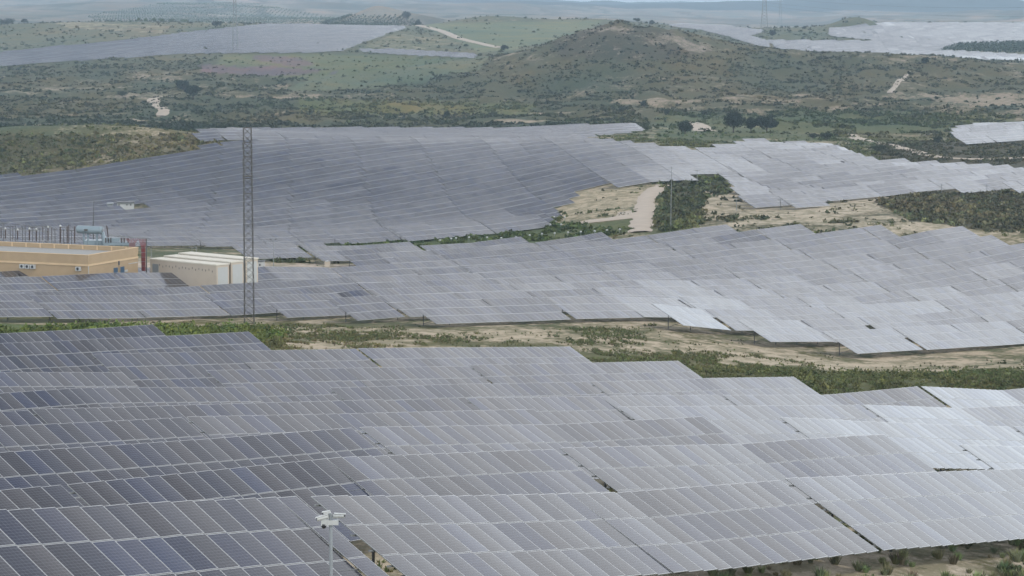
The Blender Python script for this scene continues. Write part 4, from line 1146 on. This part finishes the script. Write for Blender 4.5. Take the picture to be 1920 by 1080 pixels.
cols = ((2, 426, 446, .10, 0), (10, 430, 447, .12, 1), (24, 424, 448, .07, 0), (33, 432, 449, .12, 1), (55, 430, 450, .13, 1), (68, 431, 452, .13, 1), (80, 425, 450, .07, 0), (90, 427, 451, .12, 1), (97, 426, 450, .07, 0),
        (113, 425, 455, .15, 1), (126, 424, 456, .13, 0), (129, 421, 455, .10, 0), (140, 424, 456, .13, 0))
for i, (px, tp, bt, w_, c) in enumerate(cols):
    insul(px, tp, bt, w_, 420 + (i % 3), f'{ordn(i)} dark insulator column from the left behind the ochre building', bool(c))
for i, (px, tp, bt) in enumerate(((6, 418, 447), (19, 423, 448), (29, 420, 449), (42, 426, 449), (47, 422, 450), (61, 425, 451), (74, 428, 452), (86, 423, 452), (103, 428, 454), (119, 430, 456), (134, 431, 456))):
    t_, b_ = at(px, tp, 426), at(px, bt, 426); g = float(G(b_.x, b_.y)); mb = MB(); mb.tube([(b_.x, b_.y, g), tuple(t_)], .055, 6); mb.tube([tuple(t_ - Vector((.7, 0, .12))), tuple(t_ + Vector((.7, 0, -.12)))], .045, 5)
    tag(mb.build('gantry_post', M['post']), f'{ordn(i)} thin cross topped gantry post from the left behind the insulators', 'gantry post', 'thin gantry posts of the substation')
insul(200, 423, 445, .12, 421, 'leaning dark bushing at the right end of the transformer', False, -3, 'transformer bushings')
for j, (x0, y0, x1, y1) in enumerate(((-5, 428, 95, 434), (55, 424, 97, 426), (-5, 419, 20, 416))):
    mb = MB(); mb.tube([at(x0, y0, 421.5), at(x1, y1, 421.5)], .05, 6)
    tag(mb.build('busbar', M['steel']), ('long thin grey busbar across the left insulator columns', 'short grey busbar joining two right hand insulator columns', 'topmost short busbar at the left edge')[j], 'busbar')
t_, b_ = at(176, 376, 428), at(175, 424, 428); g = float(G(b_.x, b_.y)); mb = MB(); mb.tube([(b_.x, b_.y, g), tuple(b_ + Vector((0, 0, .5))), tuple(t_)], [.12, .1, .03], 6)
tag(mb.build('lightning_rod', M['post']), 'tall thin lightning rod rising behind the oil tank', 'lightning rod')
p = at(222, 462, 418); g = float(G(p.x, p.y)); root = empty('switchgear', Vector((p.x, p.y, g))); tag(root, 'pale blue switchgear frame with dark bushings right of the transformer', 'switchgear'); o = root.location
hz_ = at(222, 446, 418).z - g
mb = MB()
for dx in (-2.0, -.7, .7, 2.0): mb.box((dx, 0, hz_ / 2 - .3), (.14, .14, hz_ - .6))
mb.box((0, 0, hz_ - .9), (4.4, .9, .5)); mb.box((-.9, .2, hz_ - .3), (2.2, .5, .6)); mb.build('frame', M['tank'], root)
for dx in (-1.9, -1.5, -1.1, .6, 1.0, 1.6): mb = MB(); mb.tube([(dx, -.5, hz_ - .7), (dx, -.5, hz_ + .05)], .09, 8); mb.build('bushing', M['porcelain'], root)
mb = MB(); mb.tube([at(205, 441, 417) - o, at(283, 448, 416) - o], .05, 5); mb.build('beam', M['steel'], root)
for px, tp, bt, w_, lab in ((248, 447, 465, .95, 'short red cable riser fan behind the building corner'), (269, 448, 508, .6, 'tall red cable riser stack beside the dark post')):
    t_, b_ = at(px, tp, 415), at(px, bt, 415); root = empty('cable_riser', b_); tag(root, lab, 'cable riser', 'red cable risers'); hh = t_.z - b_.z
    fan = hh * (.25 if hh > 3 else .45)
    mb = MB()
    for i in range(6):
        x = (i - 2.5) / 2.5 * w_
        mb.tube([(x * .45, 0, hh - fan), (x, 0, hh)], .055, 6)
    mb.build('cable_end', M['red'], root)
    mb = MB(); mb.box((0, .1, (hh - fan) * .5), (w_ * 1.05, .16, hh - fan)); mb.box((0, .0, (hh - fan) * .08), (w_ * .7, .22, (hh - fan) * .14)); mb.build('riser_panel', M['red'], root)
    mb = MB()
    for i in range(5): mb.box((0, -.02, (hh - fan) * (.2 + .19 * i)), (w_ * 1.15, .06, .05))
    mb.build('clamp', M['grey'], root)
t_, b_ = at(274.5, 447, 414), at(274.5, 510, 414); mb = MB(); mb.tube([tuple(b_ - Vector((0, 0, .4))), tuple(t_)], .09, 8)
tag(mb.build('steel_post', M['post']), 'dark steel post beside the tall red cable riser', 'post')

def lamp(px, tp, bt, Yr, lab, heads=2):
    p = hit(px, bt, *Yr); h = (bt - tp) * p.y / F; root = empty('lamp_post', p); tag(root, lab, 'lamp post', 'thin lamp posts around the substation')
    mb = MB(); mb.tube([(0, 0, -.2), (0, 0, h)], [.07, .045], 8)
    if heads == 2: mb.tube([(-.5, 0, h), (.5, 0, h)], .03, 5)
    mb.build('pole', M['steel'], root)
    for s in ((-.45, .45) if heads == 2 else (0,)): mb = MB(); mb.box((s, -.1, h + .06), (.3, .35, .12)); mb.build('lamp_head', M['post'], root)
lamp(284, 452, 517, (395, 440), 'lamp post at the left end of the nearest container shed', 1)
lamp(360, 440, 478, (430, 480), 'double headed lamp post behind the left part of the sheds')
lamp(368.5, 440, 476, (430, 490), 'thin lamp post just right of the double headed one behind sheds', 1)
lamp(390, 460, 518, (385, 410), 'lamp post standing in front of the nearest container shed', 1)
lamp(513, 449, 512, (400, 470), 'double headed lamp post on the sandy yard right of the mast')
for i, (px, tp, bt, Yr) in enumerate(((1257.5, 312, 428, (545, 620)), (1307, 318, 348, (640, 800)), (1681, 345, 362, (640, 800)), (1765, 345, 362, (640, 800)), (1850, 345, 362, (640, 800)), (1381, 370, 395, (600, 760)), (1463, 372, 392, (600, 760)))):
    p = hit(px, bt, *Yr); h = (bt - tp) * p.y / F; root = empty('utility_pole', p)
    tag(root, ('tall leaning utility pole beside the dirt track', 'shorter utility pole behind the tall leaning one', 'first thin pole from the left before the right field edge', 'second thin pole from the left before the right field edge', 'third thin pole from the left before the right field edge', 'thin pole at the stepped left corner of the right field', 'thin pole below the right field, right of its stepped corner')[i], 'pole', 'utility poles beyond the middle field')
    mb = MB(); mb.tube([(0, 0, -.3), (.12 if i == 0 else 0, 0, h)], [.09, .06], 7); mb.build('pole', M['steel'], root)
    mb = MB(); mb.tube([(-.8, 0, h - .3), (.8, 0, h - .3)], .05, 5); mb.build('crossarm', M['steel'], root)

MK = [(530, 459.7), (554, 457.5), (578, 455.5), (602, 453.3), (625, 451.3), (648, 449.5), (693, 445.5), (740, 441.7), (825, 453), (846, 450), (855, 449), (879.4, 447.6), (913, 447.6), (939.6, 448.8), (967.4, 447), (993, 443.4),
      (1016, 441), (1040, 439.6), (1065, 438), (1089, 437), (1115, 435.7), (1138, 434), (1162, 432.5), (890, 428.6), (913, 426.4), (1031, 422.6), (1052, 422.8), (1039, 408), (1059, 409)]
MK.sort()
mk = None
for i, (px, py) in enumerate(MK):
    p = hit(px, py + 5, 535, 680)
    lab = f'{ordn(i)} white topped marker post from the left in the green strip'
    if mk is None:
        mk = empty('marker_post', p); mb = MB(); mb.tube([(0, 0, -.2), (0, 0, .75)], .05, 6); mb.build('post', M['grey'], mk)
        mb = MB(); mb.tube([(0, 0, .7), (0, 0, .76), (0, 0, .95), (0, 0, 1.05)], [.05, .24, .24, .08], 10); mb.build('cap', M['white'], mk); o = mk
    else:
        o = mk.copy(); COL.objects.link(o); o.location = p
        for ch in mk.children: c = ch.copy(); COL.objects.link(c); c.parent = o
    tag(o, lab, 'marker post', 'white topped marker posts in the green strip')
# ------------------------------------------------------------------ light and air
w = bpy.data.worlds.new('World'); SC.world = w; w.use_nodes = True
nt = w.node_tree; bg = nt.nodes['Background']
SUN_EL, SUN_AZ = math.radians(48), math.radians(140)      # azimuth clockwise from +Y
sky = N(nt, 'ShaderNodeTexSky'); sky.sky_type = 'NISHITA'; sky.sun_disc = False
sky.sun_elevation = SUN_EL; sky.sun_rotation = SUN_AZ; sky.air_density = 1.2; sky.dust_density = 2.5
tc = N(nt, 'ShaderNodeTexCoord'); sp = N(nt, 'ShaderNodeSeparateXYZ'); nt.links.new(tc.outputs['Generated'], sp.inputs[0])
# thin high overcast, brighter low down
cr = N(nt, 'ShaderNodeValToRGB'); nt.links.new(sp.outputs[2], cr.inputs[0])
e = cr.color_ramp.elements
e[0].position = 0; e[0].color = (.315, .325, .33, 1); e[1].position = 1; e[1].color = (.10, .112, .13, 1)
for p, c in ((.022, (.32, .338, .35, 1)), (.06, (.84, .93, 1.0, 1)), (.25, (.70, .76, .82, 1)), (.44, (.475, .483, .50, 1)), (.53, (.34, .347, .365, 1)), (.60, (.262, .272, .30, 1)), (.635, (.175, .186, .215, 1)), (.665, (.098, .108, .132, 1)), (.78, (.052, .062, .08, 1))):
    x = e.new(p); x.color = c
mp = N(nt, 'ShaderNodeMapping'); mp.inputs['Scale'].default_value = (1, 1, 2.6); nt.links.new(tc.outputs['Generated'], mp.inputs[0])
cn = N(nt, 'ShaderNodeTexNoise'); cn.inputs['Scale'].default_value = 3.2; cn.inputs['Detail'].default_value = 6; nt.links.new(mp.outputs[0], cn.inputs['Vector'])
cl = mixc(nt, 1.0, cr.outputs[0], math_n(nt, 'MULTIPLY_ADD', cn.outputs['Fac'], .4, .8), 'MULTIPLY')
CLOUD = 30.0
cm = N(nt, 'ShaderNodeVectorMath', operation='SCALE'); nt.links.new(cl, cm.inputs[0]); cm.inputs['Scale'].default_value = CLOUD
fin = mixc(nt, .95, sky.outputs[0], cm.outputs[0])
nt.links.new(fin, bg.inputs['Color']); bg.inputs['Strength'].default_value = .1

sd = bpy.data.lights.new('sun', 'SUN'); sd.energy = 1.5; sd.angle = math.radians(8); sd.color = (1, .95, .88)
so = bpy.data.objects.new('sun', sd); COL.objects.link(so)
dirv = Vector((math.sin(SUN_AZ) * math.cos(SUN_EL), math.cos(SUN_AZ) * math.cos(SUN_EL), math.sin(SUN_EL)))
so.rotation_euler = dirv.to_track_quat('Z', 'Y').to_euler()

hb = MB(); hb.box((0, 9200, 32), (16000, 19000, 250))
hz, nt2, _b = new_mat('haze_air'); nt2.nodes.remove(_b)
pv = N(nt2, 'ShaderNodeVolumePrincipled'); pv.inputs['Color'].default_value = (.64, .83, 1.0, 1); pv.inputs['Density'].default_value = 1.0e-4
pv.inputs['Anisotropy'].default_value = 0.35
nt2.links.new(pv.outputs[0], nt2.nodes['Material Output'].inputs['Volume'])
ho = hb.build('haze', hz); tag(ho, 'pale haze lying over the far country', 'haze', kind='stuff')

SC.view_settings.view_transform = 'Standard'; SC.view_settings.look = 'None'
SC.view_settings.gamma = 1; SC.view_settings.use_curve_mapping = False; SC.view_settings.exposure = 0
SC.cycles.use_denoising = True; SC.cycles.use_adaptive_sampling = False
SC.cycles.max_bounces = 6; SC.cycles.volume_bounces = 0
